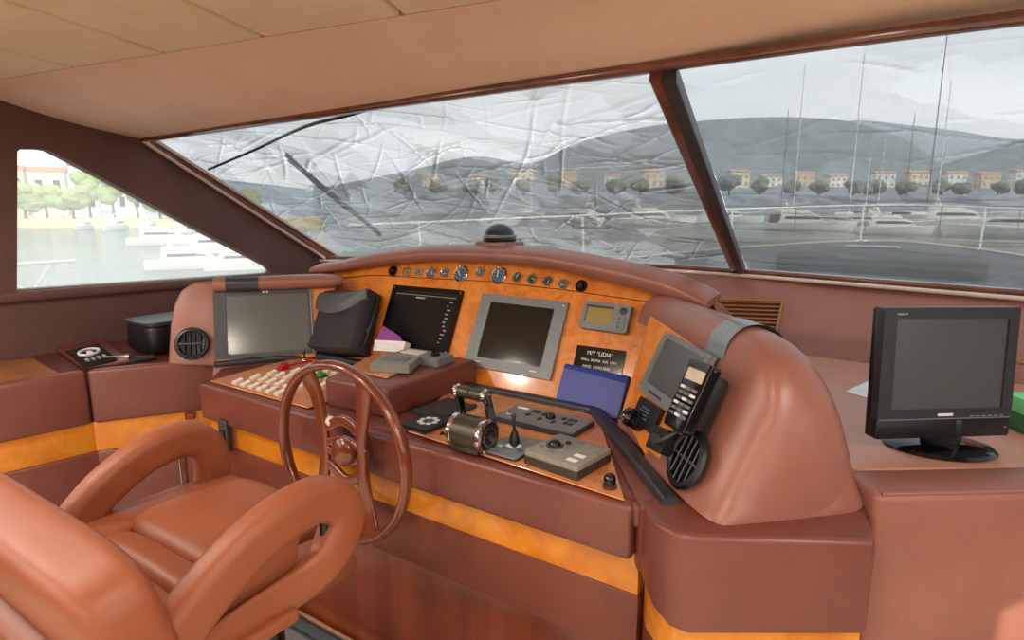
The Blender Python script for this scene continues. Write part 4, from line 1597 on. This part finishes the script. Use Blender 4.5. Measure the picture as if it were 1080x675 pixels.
for q, e in ((gl, L_ + V((.006, 0, 0))), (gr, R_ - V((.006, 0, 0)))):
    tp('arm', sweep(smooth_path([e + V((0, .02, RB * .8)), e.lerp(q, .55) + V((0, .014, .01)), q], 5), rrect(.014, .024, .004), up=(0, 1, 0)), 'blackgloss')
gm = Matrix.Translation(gl) @ Matrix.Rotation(PI / 2, 4, 'Y')
lg = (gr - gl).length
tp('grip', lathe([(0, .004), (.017, .004), (.0185, lg * .25), (.017, lg * .49), (0, lg * .49)], 24, gm), 'bronze')
tp('grip', lathe([(0, lg * .51), (.017, lg * .51), (.0185, lg * .75), (.017, lg - .004), (0, lg - .004)], 24, gm), 'bronze')
tp('grip_cap', lathe([(0, -.006), (.018, -.004), (.021, .004), (.018, .010), (0, .010)], 24, gm), 'chrome')
tp('grip_cap', lathe([(0, lg - .010), (.018, lg - .010), (.021, lg - .004), (.018, lg + .004), (0, lg + .006)], 24, gm), 'chrome')

# long grey panel with knobs
t, w, h = device('autopilot_panel', 'long slim blue-grey control panel at the back of the desk', 'control panel', ((541, 426), (622, 444), (610, 460.5), (525, 441)), PZ(zc + .012))
t.matrix_basis = Matrix.Translation((0, 0, -.012)) @ t.matrix_basis
put('case', plate(w, h, 0, .014, .006, .003), 'charcoal', t)
put('face', plate(w * .97, h * .92, .014, .0155, .005), 'grey', t)
put('knob', lathe([(.014, .0155), (.014, .024), (.011, .028), (0, .028)], 20, Matrix.Translation((w * .06, h * .1, 0))), 'blackgloss', t)
put('slider', box((-w * .36, -h * .22, .018), (w * .10, .012, .006), .002), 'chrome', t)
put('slider', box((-w * .36, h * .30, .017), (w * .15, .010, .004), .002), 'print', t)
for k, (x, y) in enumerate(((-.2, .25), (-.14, .25), (-.2, .0), (-.05, .2), (-.02, -.1), (.15, -.1), (.2, .2), (.28, .2), (.34, .2), (.28, -.02), (.34, -.02))):
    put('button', plate(w * .04, h * .13, .0155, .0185, .003, c=(w * x, h * y)), 'charcoal', t)

# joystick plate
t, w, h = device('bow_thruster_joystick', 'short black joystick on a blue-grey square plate', 'joystick', ((535, 459), (567, 467), (552, 489), (516, 479)), PZ(zc))
put('base_plate', plate(w, h, 0, .008, .004, .002), 'grey', t)
put('edge', plate(w * 1.02, h * 1.02, -.0, .004, .004), 'black', t)
put('collar', lathe([(.026, .008), (.026, .012), (.016, .016), (0, .016)], 24), 'chrome', t)
put('boot', lathe([(.015, .015), (.013, .03), (.007, .05), (0, .05)], 20), 'black', t)
put('stick', tube([V((0, 0, .04)), V((-.004, .002, .085))], .0045, 10), 'black', t)
put('knob', lathe([(0, .082), (.006, .084), (.007, .090), (.004, .096), (0, .097)], 14, Matrix.Translation((-.004, .002, 0))), 'charcoal', t)
for k, (x, m) in enumerate(((-.3, 'palegreen'), (.3, 'gauge'))):
    put('lamp', lathe([(.008, .008), (.008, .010), (0, .011)], 14, Matrix.Translation((w * x, -h * .15, 0))), m, t)

# trackball keypad
t, w, h = device('trackball_unit', 'warm grey trackball unit with a black ball at the front of the desk', 'trackball', ((582, 455), (638, 471), (617, 495), (560, 476)), PZ(zc + .036))
t.matrix_basis = Matrix.Translation((0, 0, -.036)) @ t.matrix_basis
put('case', prism([V((x, y, 0)) for x, y in rrect(w, h, .008)], (0, 0, .022), .002, 1), 'bronze', t)
put('top_cover', prism([V((x, y, .022)) for x, y in rrect(w * .99, h * .99, .008)], (0, 0, .014), .003, 2), 'warmgrey', t)
put('ball_ring', lathe([(.022, .036), (.022, .039), (.017, .040), (.015, .037)], 24, Matrix.Translation((-w * .22, -h * .03, 0))), 'charcoal', t)
put('ball', lathe([(.0155 * math.cos(a), .038 + .0155 * math.sin(a)) for a in [0, .3, .6, .9, 1.2]] + [(0, .0535)], 24, Matrix.Translation((-w * .22, -h * .03, 0))), 'blackgloss', t)
for x, y in ((-.4, .05), (-.36, -.2), (-.12, -.28), (-.04, .0), (-.34, .3), (-.26, .36), (-.06, .34), (.02, .36)):
    put('button', plate(w * .07, h * .07, .036, .039, .003, c=(w * x, h * y)), 'bezel', t)
put('button', lathe([(.007, .036), (.007, .041), (0, .042)], 14, Matrix.Translation((-w * .12, h * .2, 0))), 'black', t)
for y in (-.12, -.33):
    put('display_slot', plate(w * .17, h * .10, .036, .0375, .002, c=(w * .30, h * y)), 'print', t)
put('card_cover', plate(w * .30, h * .34, .036, .0375, .003, c=(w * .27, h * .22)), 'warmgrey', t)

p = PZ(zc).at(643, 514)
t = thing('rotary_control', 'dark purple-black knob at the front corner of the desk', 'knob', p)
put('skirt', lathe([(0, 0), (.017, 0), (.017, .006), (.013, .008), (0, .008)], 24), 'maroon', t)
put('cap', lathe([(0, .008), (.0135, .008), (.0145, .022), (.012, .029), (.006, .033), (0, .034)], 24), 'blackgloss', t)

# ---- resting against the burl panel
# black pouch
t, w, h = device('binocular_case', 'black fabric case with a padded flap leaning on the burl panel', 'case', ((349, 309), (398, 309), (383, 375), (332, 371)), PF.shift(.05))
bm = new_bm()
out = [(-.47, -.50), (.44, -.50), (.49, -.40), (.48, .40), (.42, .48), (-.36, .50), (-.44, .42), (-.50, -.40)]
rows = []
for z, k in ((-.045, .93), (-.03, 1.0), (.02, 1.0), (.045, .97), (.06, .88)):
    rows.append([V((x * w * k, y * h * k, z)) for x, y in [(p.x, p.y) for p in smooth_path([V((a, b, 0)) for a, b in out], 3, closed=True)]])
put('body', loft(rows), 'blackmatte', t)
fl = smooth_path([V((-.47 * w, .16 * h, .064)), V((-.15 * w, .08 * h, .076)), V((.18 * w, .13 * h, .076)), V((.50 * w, .36 * h, .050))], 5)
tp_ = smooth_path([V((-.40 * w, .52 * h, -.02)), V((-.1 * w, .535 * h, -.02)), V((.2 * w, .535 * h, -.02)), V((.45 * w, .50 * h, -.03))], 5)
bm = new_bm()
rows = []
for k in range(7):
    f = k / 6
    rows.append([a.lerp(b, f) + V((0, math.sin(PI * f) * .020, math.sin(PI * f) * .046)) for a, b in zip(fl, tp_)])
vr = [[bm.verts.new(p) for p in r_] for r_ in rows]
v2 = [[bm.verts.new(p + V((0, -.004, -.012))) for p in r_] for r_ in rows]
for i in range(6):
    for j in range(len(fl) - 1):
        bm.faces.new((vr[i][j], vr[i][j + 1], vr[i + 1][j + 1], vr[i + 1][j]))
        bm.faces.new((v2[i][j], v2[i + 1][j], v2[i + 1][j + 1], v2[i][j + 1]))
for j in range(len(fl) - 1):
    bm.faces.new((vr[0][j], v2[0][j], v2[0][j + 1], vr[0][j + 1]))
for i in range(6):
    for j in (0, len(fl) - 1):
        bm.faces.new((vr[i][j], vr[i + 1][j], v2[i + 1][j], v2[i][j]))
put('flap', bm, 'flapgrey', t)
put('strap', sweep(smooth_path([V((.30 * w, .50 * h, -.02)), V((.52 * w, .38 * h, 0)), V((.54 * w, .05 * h, .01)), V((.50 * w, -.25 * h, .01)), V((.44 * w, -.46 * h, .01))], 5), rrect(.02, .006, .002), up=(0, 0, 1)), 'black', t)
put('buckle', box((.53 * w, -.12 * h, .012), (.014, .02, .012), .002), 'charcoal', t)

# blue folder
t, w, h = device('blue_folder', 'royal blue document folder standing against the burl panel', 'folder', ((596, 386), (660, 394), (655, 446), (587, 424)), PF.shift(.035))
put('back_cover', prism([V((-.5 * w, -.5 * h, -.012)), V((.5 * w, -.5 * h, -.012)), V((.5 * w, .5 * h, -.012)), V((-.5 * w, .5 * h, -.012))], (0, 0, .004), .001, 1), 'bluedark', t)
put('papers', box((0, -.02 * h, -.003), (w * .96, h * .94, .010), .001), 'paper', t)
put('front_cover', prism([V((-.5 * w, -.5 * h, .004)), V((.5 * w, -.5 * h, .004)), V((.5 * w, .36 * h, .004)), V((.2 * w, .36 * h, .004)), V((-.1 * w, .42 * h, .004)), V((-.5 * w, .40 * h, .004))], (0, 0, .005), .0015, 1), 'blue', t)
put('flap', prism([V((-.5 * w, .40 * h, .010)), V((.5 * w, .33 * h, .010)), V((.5 * w, .5 * h, .0)), V((-.5 * w, .5 * h, .0))], (0, 0, .004), .001, 1), 'blue', t)
put('spine', box((.505 * w, 0, -.001), (.006, h, .024), .002), 'bluedark', t)

# ---- handset and small boxes on the starboard wing
mt, w, h = fit(((737, 380), (757, 389), (724, 459), (700, 446)), PR.shift(.06))
t = thing('radio_handset', 'black radio telephone handset with rows of silver keys', 'handset', mtx=mt)
put('cradle', box((.002, -.0, -.030), (w * .6, h * .8, .05), .006), 'black', t)
put('body', prism([V((x, y, -.014)) for x, y in rrect(w, h, .010)], (0, 0, .026), .006, 2), 'blackgloss', t)
put('earpiece', box((0, h * .43, .014), (w * .86, h * .10, .012), .004), 'charcoal', t)
put('display', plate(w * .76, h * .17, .012, .0145, .002, c=(0, h * .29)), 'ivory', t)
for i in range(6):
    for j in range(3):
        put('key', plate(w * .2, h * .040, .012, .0155, .002, c=(w * (-.27 + .27 * j), h * (.09 - .078 * i))), 'bezel' if (i + j) % 3 else 'print', t)
cp_ = [mt @ V((0, -h * .5, -.005)), mt @ V((-.01, -h * .68, .012)), mt @ V((-.055, -h * .80, .005)), mt @ V((-.09, -h * .62, -.06))]
tag(put('handset_cable', tube(smooth_path(cp_, 6), .005, 8), 'charcoal', loc=cp_[0]), 'dark cable looping from the foot of the radio handset', 'cable')
mt, w, h = fit(((697, 450), (713, 457), (703, 482), (687, 473)), PR.shift(.03))
t = thing('charger_box', 'black base box below the radio handset', 'box', mtx=mt)
put('case', plate(w, h, -.028, .02, .006, .004), 'black', t)
put('socket', plate(w * .5, h * .3, .02, .024, .003), 'charcoal', t)
t, w, h = device('black_plug_panel', 'flat dark panel under the starboard wing display', 'panel', ((681, 420), (702, 434), (690, 459), (668, 442)), PR.shift(.002))
put('case', plate(w, h, 0, .014, .004, .002), 'black', t)
bm = new_bm()
for k in range(4):
    add_plate(bm, w * .4, h * .05, .014, .0152, .001, c=(-.05 * w, h * (.2 - .13 * k)))
put('marking', bm, 'gauge', t)
p = PR.shift(.03).at(667, 441)
t = thing('black_eyeball_light', 'glossy black ball-shaped chart light beside the blue folder', 'lamp', mtx=frame(p, (.7, -.7, 0), PR.n))
put('base', lathe([(.026, -.028), (.028, -.02), (.024, 0), (0, 0)], 24), 'black', t)
put('ball', lathe([(.021, -.006), (.026, .006), (.024, .018), (.014, .027), (0, .030)], 24), 'blackgloss', t)
put('lens', lathe([(.011, .026), (.011, .031), (0, .033)], 18, Matrix.Rotation(.3, 4, 'X')), 'chrome', t)

# ---- compass on the cowl
c = PF.shift(-.04).at(527, 261)
c.z += .004
t = thing('magnetic_compass', 'domed black magnetic compass on top of the console brow', 'compass', c)
put('pad_base', box((0, 0, .006), (.15, .13, .03), .010), 'desk_top', t)
put('bowl', lathe([(0, .02), (.062, .02), (.066, .028), (.062, .036), (0, .036)], 32), 'black', t)
put('ring', lathe([(.062, .034), (.066, .037), (.066, .043), (.058, .046)], 32), 'bezel', t)
put('dome', lathe([(.058 * math.cos(a), .044 + .045 * math.sin(a)) for a in [0, .25, .5, .75, 1.0, 1.25, 1.45]] + [(0, .089)], 32), 'smoke', t)

# ---- on the port counter
pz_ = PZ(.8775)
qd = [pz_.at(*p) for p in ((69, 371.5), (104, 363), (124, 380), (88, 388.5))]
t = thing('engine_hour_panel', 'black panel with a white oval emblem set in the port counter', 'instrument', qd[0].lerp(qd[2], .5))
def bil(u, v, z=0): return qd[3].lerp(qd[2], u).lerp(qd[0].lerp(qd[1], u), v) + V((0, 0, z))
put('plate', prism(qd, (0, 0, .005), .001, 1), 'blackgloss', t, world=True)
bm = new_bm()
add_tube(bm, [bil(.52 + .30 * math.cos(a), .66 + .16 * math.sin(a), .006) for a in [2 * PI * k / 28 for k in range(28)]], .005, 6, closed=True)
add_prism(bm, [bil(.42, .56, .005), bil(.62, .56, .005), bil(.58, .70, .005), bil(.46, .70, .005)], (0, 0, .002))
put('emblem', bm, 'print', t, world=True)
for k in range(4):
    u = .22 + .17 * k
    put('button', prism([bil(u, .20, .005), bil(u + .09, .20, .005), bil(u + .09, .34, .005), bil(u, .34, .005)], (0, 0, .003)), 'printdim', t, world=True)
p = PZ(.87).at(123, 379)
t = thing('pen_torch', 'short silver pen torch lying at the counter edge by the black panel', 'torch', mtx=Matrix.Translation((p.x, p.y, .878)) @ Matrix.Rotation(.8, 4, 'Z') @ Matrix.Rotation(PI / 2, 4, 'Y'))
put('tube', lathe([(0, -.05), (.007, -.05), (.008, .02), (.012, .035), (.012, .05), (0, .05)], 16), 'steel', t)
put('tail', lathe([(0, -.075), (.005, -.07), (.006, -.05), (0, -.05)], 12), 'black', t)
bm = new_bm()
rng = random.Random(5)
p0 = PZ(.862).at(150, 380)
pth = [V((p0.x + rng.uniform(-.04, .04), p0.y + rng.uniform(-.06, .06), .862 + rng.uniform(0, .012))) for k in range(9)]
tag(put('coiled_lead', tube(smooth_path(pth, 5), .005, 7), 'charcoal', loc=p0), 'tangled dark lead lying on the port counter by the black bag', 'cable')
c = PZ(.857).at(163, 379) + V((-.16, .16, 0))
t = thing('black_bag', 'black box-shaped bag in the corner behind the port pod', 'bag', c)
put('body', pad((0, 0, .07), (.24, .30, .14), 6), 'black', t)
put('lid', pad((0, 0, .136), (.245, .305, .022), 6), 'charcoal', t)

# ---- on the starboard counter
pmn = tilted(41, 4, (.050, 1.80, .9))
mt, w, h = fit(((924, 326), (1063, 323), (1069, 458), (926, 460)), pmn)
t = thing('desktop_monitor', 'black desktop monitor on an oval foot, switched off', 'monitor', mtx=mt)
sh = h * .84
put('bezel', ring_plate(w, h * .86, w * .83, h * .70, -.012, .012, .006, (.004, h * .0), .002), 'charcoal', t)
t_b = [c for c in bpy.data.objects if c.parent == t][0]
t_b.location = (0, h * .07, 0)
put('screen', plate(w * .84, h * .71, -.008, .006, .001, c=(.004, h * .07)), 'screen_grey', t)
put('lower_bezel', prism([V((x, y - h * .43, -.012)) for x, y in rrect(w, h * .145, .006)], (0, 0, .022), .003, 2), 'black', t)
put('casing', prism([V((-w * .5, -h * .5, -.012)), V((w * .5, -h * .5, -.012)), V((w * .5, h * .5, -.012)), V((-w * .5, h * .5, -.012))], (0, 0, -.020), .006, 3), 'black', t)
put('groove', box((0, -h * .352, .0125), (w * .98, .0025, .002)), 'bezel', t)
bm = new_bm()
add_plate(bm, w * .115, h * .02, .012, .0128, .002, c=(w * .0, -h * .322))
put('maker_mark', bm, 'print', t)
bm = new_bm()
add_plate(bm, w * .05, h * .012, .012, .0128, .001, c=(-w * .385, h * .452))
add_plate(bm, w * .02, h * .012, .012, .0128, .001, c=(-w * .345, h * .452))
put('model_mark', bm, 'printdim', t)
bm = new_bm()
for k in range(6):
    add_plate(bm, w * .03, h * .006, .012, .013, .001, c=(w * (.20 + .045 * k), -h * .337))
put('button_legend', bm, 'printdim', t)
put('power_light', lathe([(.0035, .010), (.0035, .0115), (0, .012)], 10, Matrix.Translation((w * .465, -h * .43, 0))), 'chrome', t)
base = PZ(.899).at(990, 474)
put('stand_neck', box((base.x, base.y + .02, .94), (.085, .03, .085), .008, mtx=None), 'black', t, world=True)
mo = Matrix.Translation((base.x + .0, base.y + .01, .899)) @ Matrix.Rotation(.35, 4, 'Z') @ Matrix.Diagonal((1.35, 1, 1, 1))
put('foot', lathe([(0, 0), (.088, 0), (.092, .005), (.086, .012), (.04, .018), (0, .019)], 40, mo), 'blackgloss', t, world=True)
q = [PZ(.899).at(*p) for p in ((892, 413.5), (917, 402), (965, 408), (940, 428))]
tag(put('paper_sheet', prism(q, (0, 0, .003), 0), 'paper', loc=q[0], smooth=False), 'white paper sheet lying on the counter half under the monitor', 'paper')
bx = PZ(.899).at(1082, 458)
t = thing('green_carton', 'green carton with a pale green top at the edge beside the monitor', 'carton', mtx=Matrix.Translation((bx.x + .055, bx.y + .05, .899)) @ Matrix.Rotation(.55, 4, 'Z'))
put('tray', box((0, 0, .024), (.17, .15, .048), .006), 'darkgreen', t)
put('top_card', box((0, 0, .070), (.165, .145, .044), .004), 'palegreen', t)

# ================================================================ STEERING WHEEL
WC = V((-1.344, 1.12, .806)); WR = .2555
t = thing('steering_wheel', 'varnished wooden steering wheel with two flared uprights', 'steering wheel', WC)
ringp = [V((WR * math.cos(a), 0, WR * math.sin(a))) for a in [2 * PI * k / 72 for k in range(72)]]
put('rim', sweep(ringp, [(.014 * math.cos(a), .0185 * math.sin(a)) for a in [2 * PI * k / 14 for k in range(14)]], up=(0, 1, 0), closed=True), 'wheelwood', t)
for sx in (-1, 1):
    zt = math.sqrt(WR ** 2 - .118 ** 2)
    pth = smooth_path([V((sx * .122, .0, zt - .008)), V((sx * .100, .014, .155)), V((sx * .080, .018, .06)), V((sx * .078, .020, 0)), V((sx * .080, .018, -.06)), V((sx * .100, .014, -.155)), V((sx * .122, 0, -zt + .008))], 6)
    n = len(pth)
    scl = [(1 + 1.3 * abs(2 * i / (n - 1) - 1) ** 1.8, 1) for i in range(n)]
    pth = [q + V((-.010, 0, 0)) for q in pth]
    put('spoke', sweep(pth, rrect(.032, .018, .007), up=(0, 1, 0), scales=scl), 'wheelwood', t)
for z, amp in ((.074, .016), (-.074, -.016)):
    pth = [V((-.085 + .17 * k / 16, .020, z + amp * math.cos((k / 16 - .5) * 2 * PI))) for k in range(17)]
    put('cross_bar', sweep(pth, rrect(.032, .016, .006), up=(0, 1, 0)), 'wheelwood', t)
for z, amp in ((.022, .012), (-.022, -.012)):
    pth = [V((-.085 + .17 * k / 16, .020, z + amp * math.cos((k / 16 - .5) * 2 * PI))) for k in range(17)]
    put('cross_bar', sweep(pth, rrect(.022, .014, .005), up=(0, 1, 0)), 'wheelwood', t)
mh = Matrix.Rotation(-PI / 2, 4, 'X')
put('hub', lathe([(0, -.008), (.03, -.006), (.042, .004), (.044, .018), (.036, .034), (0, .034)], 32, mh), 'wheelwood', t)
put('column', lathe([(0, .03), (.026, .03), (.028, .062), (.055, .066), (.055, .074), (0, .074)], 28, mh), 'maroon', t)

# ================================================================ HELM SEAT
XR, XLs = -.895, -1.455
t = thing('helm_chair', 'tan orange leather helm seat with open loop armrests', 'seat', (-1.17, .62, 0))
def hp(name, bm, m, **k): return put(name, bm, m, t, world=True, **k)
hp('seat_pad', pad((-1.190, .69, .812), (.38, .28, .095), 5, 28, crown=.22), 'seat')
for x, w_, yc, yl in ((-1.40, .12, .63, .42), (-.96, .07, .60, .34)):
    hp('seat_bolster', pad((x, yc, .808), (w_, yl, .06), 5, 24, crown=.15), 'seat')
hp('seat_roll', pad((-1.165, .522, .808), (.39, .075, .075), 3.4, 24, crown=.15), 'seat')
hp('seat_roll', pad((-1.165, .450, .805), (.40, .080, .075), 3.4, 24, crown=.15), 'seat')
hp('seat_shell', box((-1.18, .60, .765), (.50, .42, .045), .015, 3), 'seat_dark')
mb = Matrix.Translation((-1.185, .365, .84)) @ Matrix.Rotation(math.radians(14), 4, 'X')
hp('backrest', pad((0, 0, .02), (.68, .12, .32), 5.5, 34, mtx=mb), 'seat')
hp('backrest_shell', pad((-.02, -.050, -.06), (.64, .10, .24), 6, 30, mtx=mb), 'seat_dark')
def arm(x, px):
    pth = smooth_path([PX(x).at(a, b) for a, b, c in px], 6, closed=True)
    k = [c for a, b, c in px]
    n = len(k)
    sc = [(.8 + .2 * (q := k[i // 6] + (k[(i // 6 + 1) % n] - k[i // 6]) * (i % 6) / 6), q) for i in range(6 * n)]
    return hp('armrest', sweep(pth, rrect(.084, .064, .024, 5), up=(1, 0, 0), closed=True, scales=[(a, b) for a, b in sc]), 'seat')
arm(XR, ((172, 690, 1), (194, 655, 1), (226, 614, 1), (262, 575, 1), (300, 544, 1), (333, 527, 1), (354, 530, 1), (361, 546, 1), (354, 570, .95), (342, 592, .75), (320, 614, .42), (285, 639, .25), (245, 666, .25), (205, 694, .6)))
arm(XLs, ((66, 572, 1), (80, 550, 1), (112, 512, 1), (153, 480, 1), (190, 464, 1), (213, 467, 1), (223, 484, 1), (223, 506, .95), (214, 528, .6), (185, 550, .4), (135, 575, .4), (92, 592, .6)))
sidep = [PX(XR - .012).at(*p) for p in ((206, 672), (232, 628), (268, 588), (305, 560), (319, 556), (315, 590), (306, 614), (232, 664))]
hp('side_panel', prism(sidep, (-.03, 0, 0), .008, 2), 'seat')
for x in (XR, XLs):
    hp('arm_post', tube([V((x, .735 if x == XLs else .70, .80)), V((x, .735 if x == XLs else .70, .93))], .010, 10), 'steel' if x == XLs else 'black')
hp('base_rail', box((-.895, .515, .782), (.05, .21, .026), .010, 3), 'seat')
hp('base_rail', box((-1.45, .555, .782), (.05, .29, .026), .010, 3), 'seat')
pc = PZ(.72).at(286, 656)
hp('pedestal', lathe([(0, 0.02), (.16, .02), (.16, .035), (.05, .05), (.038, .07), (.034, .76), (0, .76)], 28, Matrix.Translation((pc.x - .02, pc.y, 0))), 'blackgloss')
hp('seat_slide', box((-1.17, .62, .735), (.34, .34, .03), .006), 'black')

# floor mat and threshold strip in front of the plinth
tag(put('rubber_floor_mat', prism([V((-1.95, .55, 0)), V((-.9, .55, 0)), V((-.9, 1.262, 0)), V((-1.95, 1.262, 0))], (0, 0, .012), .003, 1), 'matgrey', loc=(-1.4, .9, 0)), 'grey rubber mat on the floor under the helm seat', 'mat')
g_ = thing('floor_grating_strip', 'blue-grey ribbed strip on the floor along the console plinth', 'strip', (-1.4, 1.24, .012))
put('strip', box((0, -.005, .006), (1.3, .055, .012), .003), 'mat', g_)
for k in (-.03, .02):
    put('rib', box((0, k, .013), (1.3, .007, .005), .001), 'charcoal', g_)
tag(put('threshold_trim', box((0, 0, 0), (1.5, .016, .022), .004), 'alu', loc=None), 'pale alloy trim along the foot of the console plinth', 'trim')
bpy.data.objects['threshold_trim'].location = (-1.3, 1.283, .011)

# latch post and socket on the port amber strip
mt = frame(PY(1.16).at(238, 459), (1, 0, 0), (0, -1, 0))
q0 = thing('cabinet_latch', 'dark grey upright latch post between the amber strips', 'latch', mtx=frame(PY(1.19).at(238, 459), (1, .0, 0), (.35, -1, 0)))
put('post', box((0, 0, 0), (.038, .12, .03), .006), 'charcoal', q0)
put('catch', box((0, .0, .018), (.02, .05, .01), .002), 'black', q0)
pa_, pb_ = E[2], E[3]
dd = (pb_ - pa_).normalized(); nn = V((dd.y, -dd.x, 0))
for u_, m_, lab in ((.48, 'black', 'black socket on the amber strip of the port counter'), (.34, 'red', 'small red button on the amber strip of the port counter')):
    s_ = thing('socket' if m_ == 'black' else 'push_button', lab, 'socket' if m_ == 'black' else 'button', mtx=frame(pa_ + dd * u_ + nn * -.010 + V((0, 0, .635)), dd, nn))
    put('flange', plate(.06 if m_ == 'black' else .04, .03, 0, .006, .004), 'charcoal' if m_ == 'black' else 'maroon', s_)
    put('insert', plate(.04 if m_ == 'black' else .026, .02, .006, .010, .004), m_, s_)

# ================================================================ LIGHT
w_ = bpy.data.worlds.new('overcast_sky')
SC.world = w_
w_.use_nodes = True
nt = w_.node_tree
bg = nt.nodes['Background']
tc = nt.nodes.new('ShaderNodeTexCoord')
sx = nt.nodes.new('ShaderNodeSeparateXYZ')
nt.links.new(tc.outputs['Generated'], sx.inputs[0])
sky = ramp(nt, sx.outputs['Z'], [(0, (.60, .66, .70, 1)), (.12, (.80, .84, .87, 1)), (.5, (.70, .77, .84, 1))])
mp = nt.nodes.new('ShaderNodeMapping')
mp.inputs['Scale'].default_value = (1, 1, 4)
nt.links.new(tc.outputs['Generated'], mp.inputs[0])
cl = tex_noise(nt, mp.outputs[0], 3.2, 6, .55, .4)
cm = ramp(nt, cl.outputs[0], [(.36, (.0, .0, .0, 1)), (.66, (1, 1, 1, 1))])
mx_ = nt.nodes.new('ShaderNodeMix')
mx_.data_type = 'RGBA'
nt.links.new(cm, mx_.inputs['Factor'])
nt.links.new(sky, mx_.inputs['A'])
mx_.inputs['B'].default_value = (.95, .96, .96, 1)
nt.links.new(mx_.outputs['Result'], bg.inputs['Color'])
bg.inputs['Strength'].default_value = SKY


sd = bpy.data.lights.new('sun', 'SUN')
sd.energy = SUN
sd.angle = .01
sd.color = (1, .90, .76)
so = bpy.data.objects.new('sun', sd)
COL.objects.link(so)
to_sun = V((.894 * math.cos(.384), -.447 * math.cos(.384), math.sin(.384)))
so.rotation_euler = to_sun.to_track_quat('Z', 'Y').to_euler()
so.location = to_sun * 20


def downlight(x, y, power, label):
    f = thing('ceiling_downlight', label, 'ceiling light', (x, y, ZC), 'ceiling downlights')
    put('trim_ring', lathe([(.045, -.001), (.058, -.001), (.060, -.005), (.050, -.012), (.044, -.006)], 32), 'chrome', f)
    m, n_, b = mat('lamp_glow')
    b.inputs['Emission Color'].default_value = (1, .80, .58, 1)
    b.inputs['Emission Strength'].default_value = 14
    put('lens', lathe([(.045, -.004), (.03, -.007), (0, -.008)], 24), m, f)
    l = bpy.data.lights.new('downlight_bulb', 'AREA')
    l.shape = 'DISK'
    l.size = .11
    l.energy = power
    l.color = (1, .88, .76)
    o = bpy.data.objects.new('downlight_bulb', l)
    COL.objects.link(o)
    o.location = (x, y, ZC - .015)


for x, y, lab in ((-1.536, .205, 'ceiling downlight above the helm seat'), (-.25, .25, 'added fill downlight above the place of the camera'), (.85, .55, 'added fill downlight above the starboard side'),  # seat and middle second-row lamps match reflections; the others are added, unseen fill
                  (-2.4, .1, 'added fill downlight over the port counter'), (1.7, .3, 'added fill downlight by the starboard wall'),
                  (-2.2, -.9, 'added fill downlight over the port side behind the seat'), (-.523, -1.076, 'middle ceiling downlight in the second row from the windscreen'), (1.2, -.9, 'added fill downlight in the starboard second row'),
                  (-2.2, -2.2, 'added fill downlight in the port after corner'), (-.5, -2.2, 'added middle fill downlight in the after row'), (1.2, -2.2, 'added fill downlight in the starboard after corner')):
    downlight(x, y, LAMP * (.4 if x == -.25 else .5 if x == -1.536 else .8 if x == -.523 else 1.6 if y < -.5 else 1.1), lab)
SC.view_settings.view_transform = 'Standard'
SC.view_settings.look = 'None'
SC.view_settings.gamma = 1
SC.view_settings.use_curve_mapping = False
SC.view_settings.exposure = EXPO
SC.cycles.max_bounces = 10
SC.cycles.transparent_max_bounces = 16
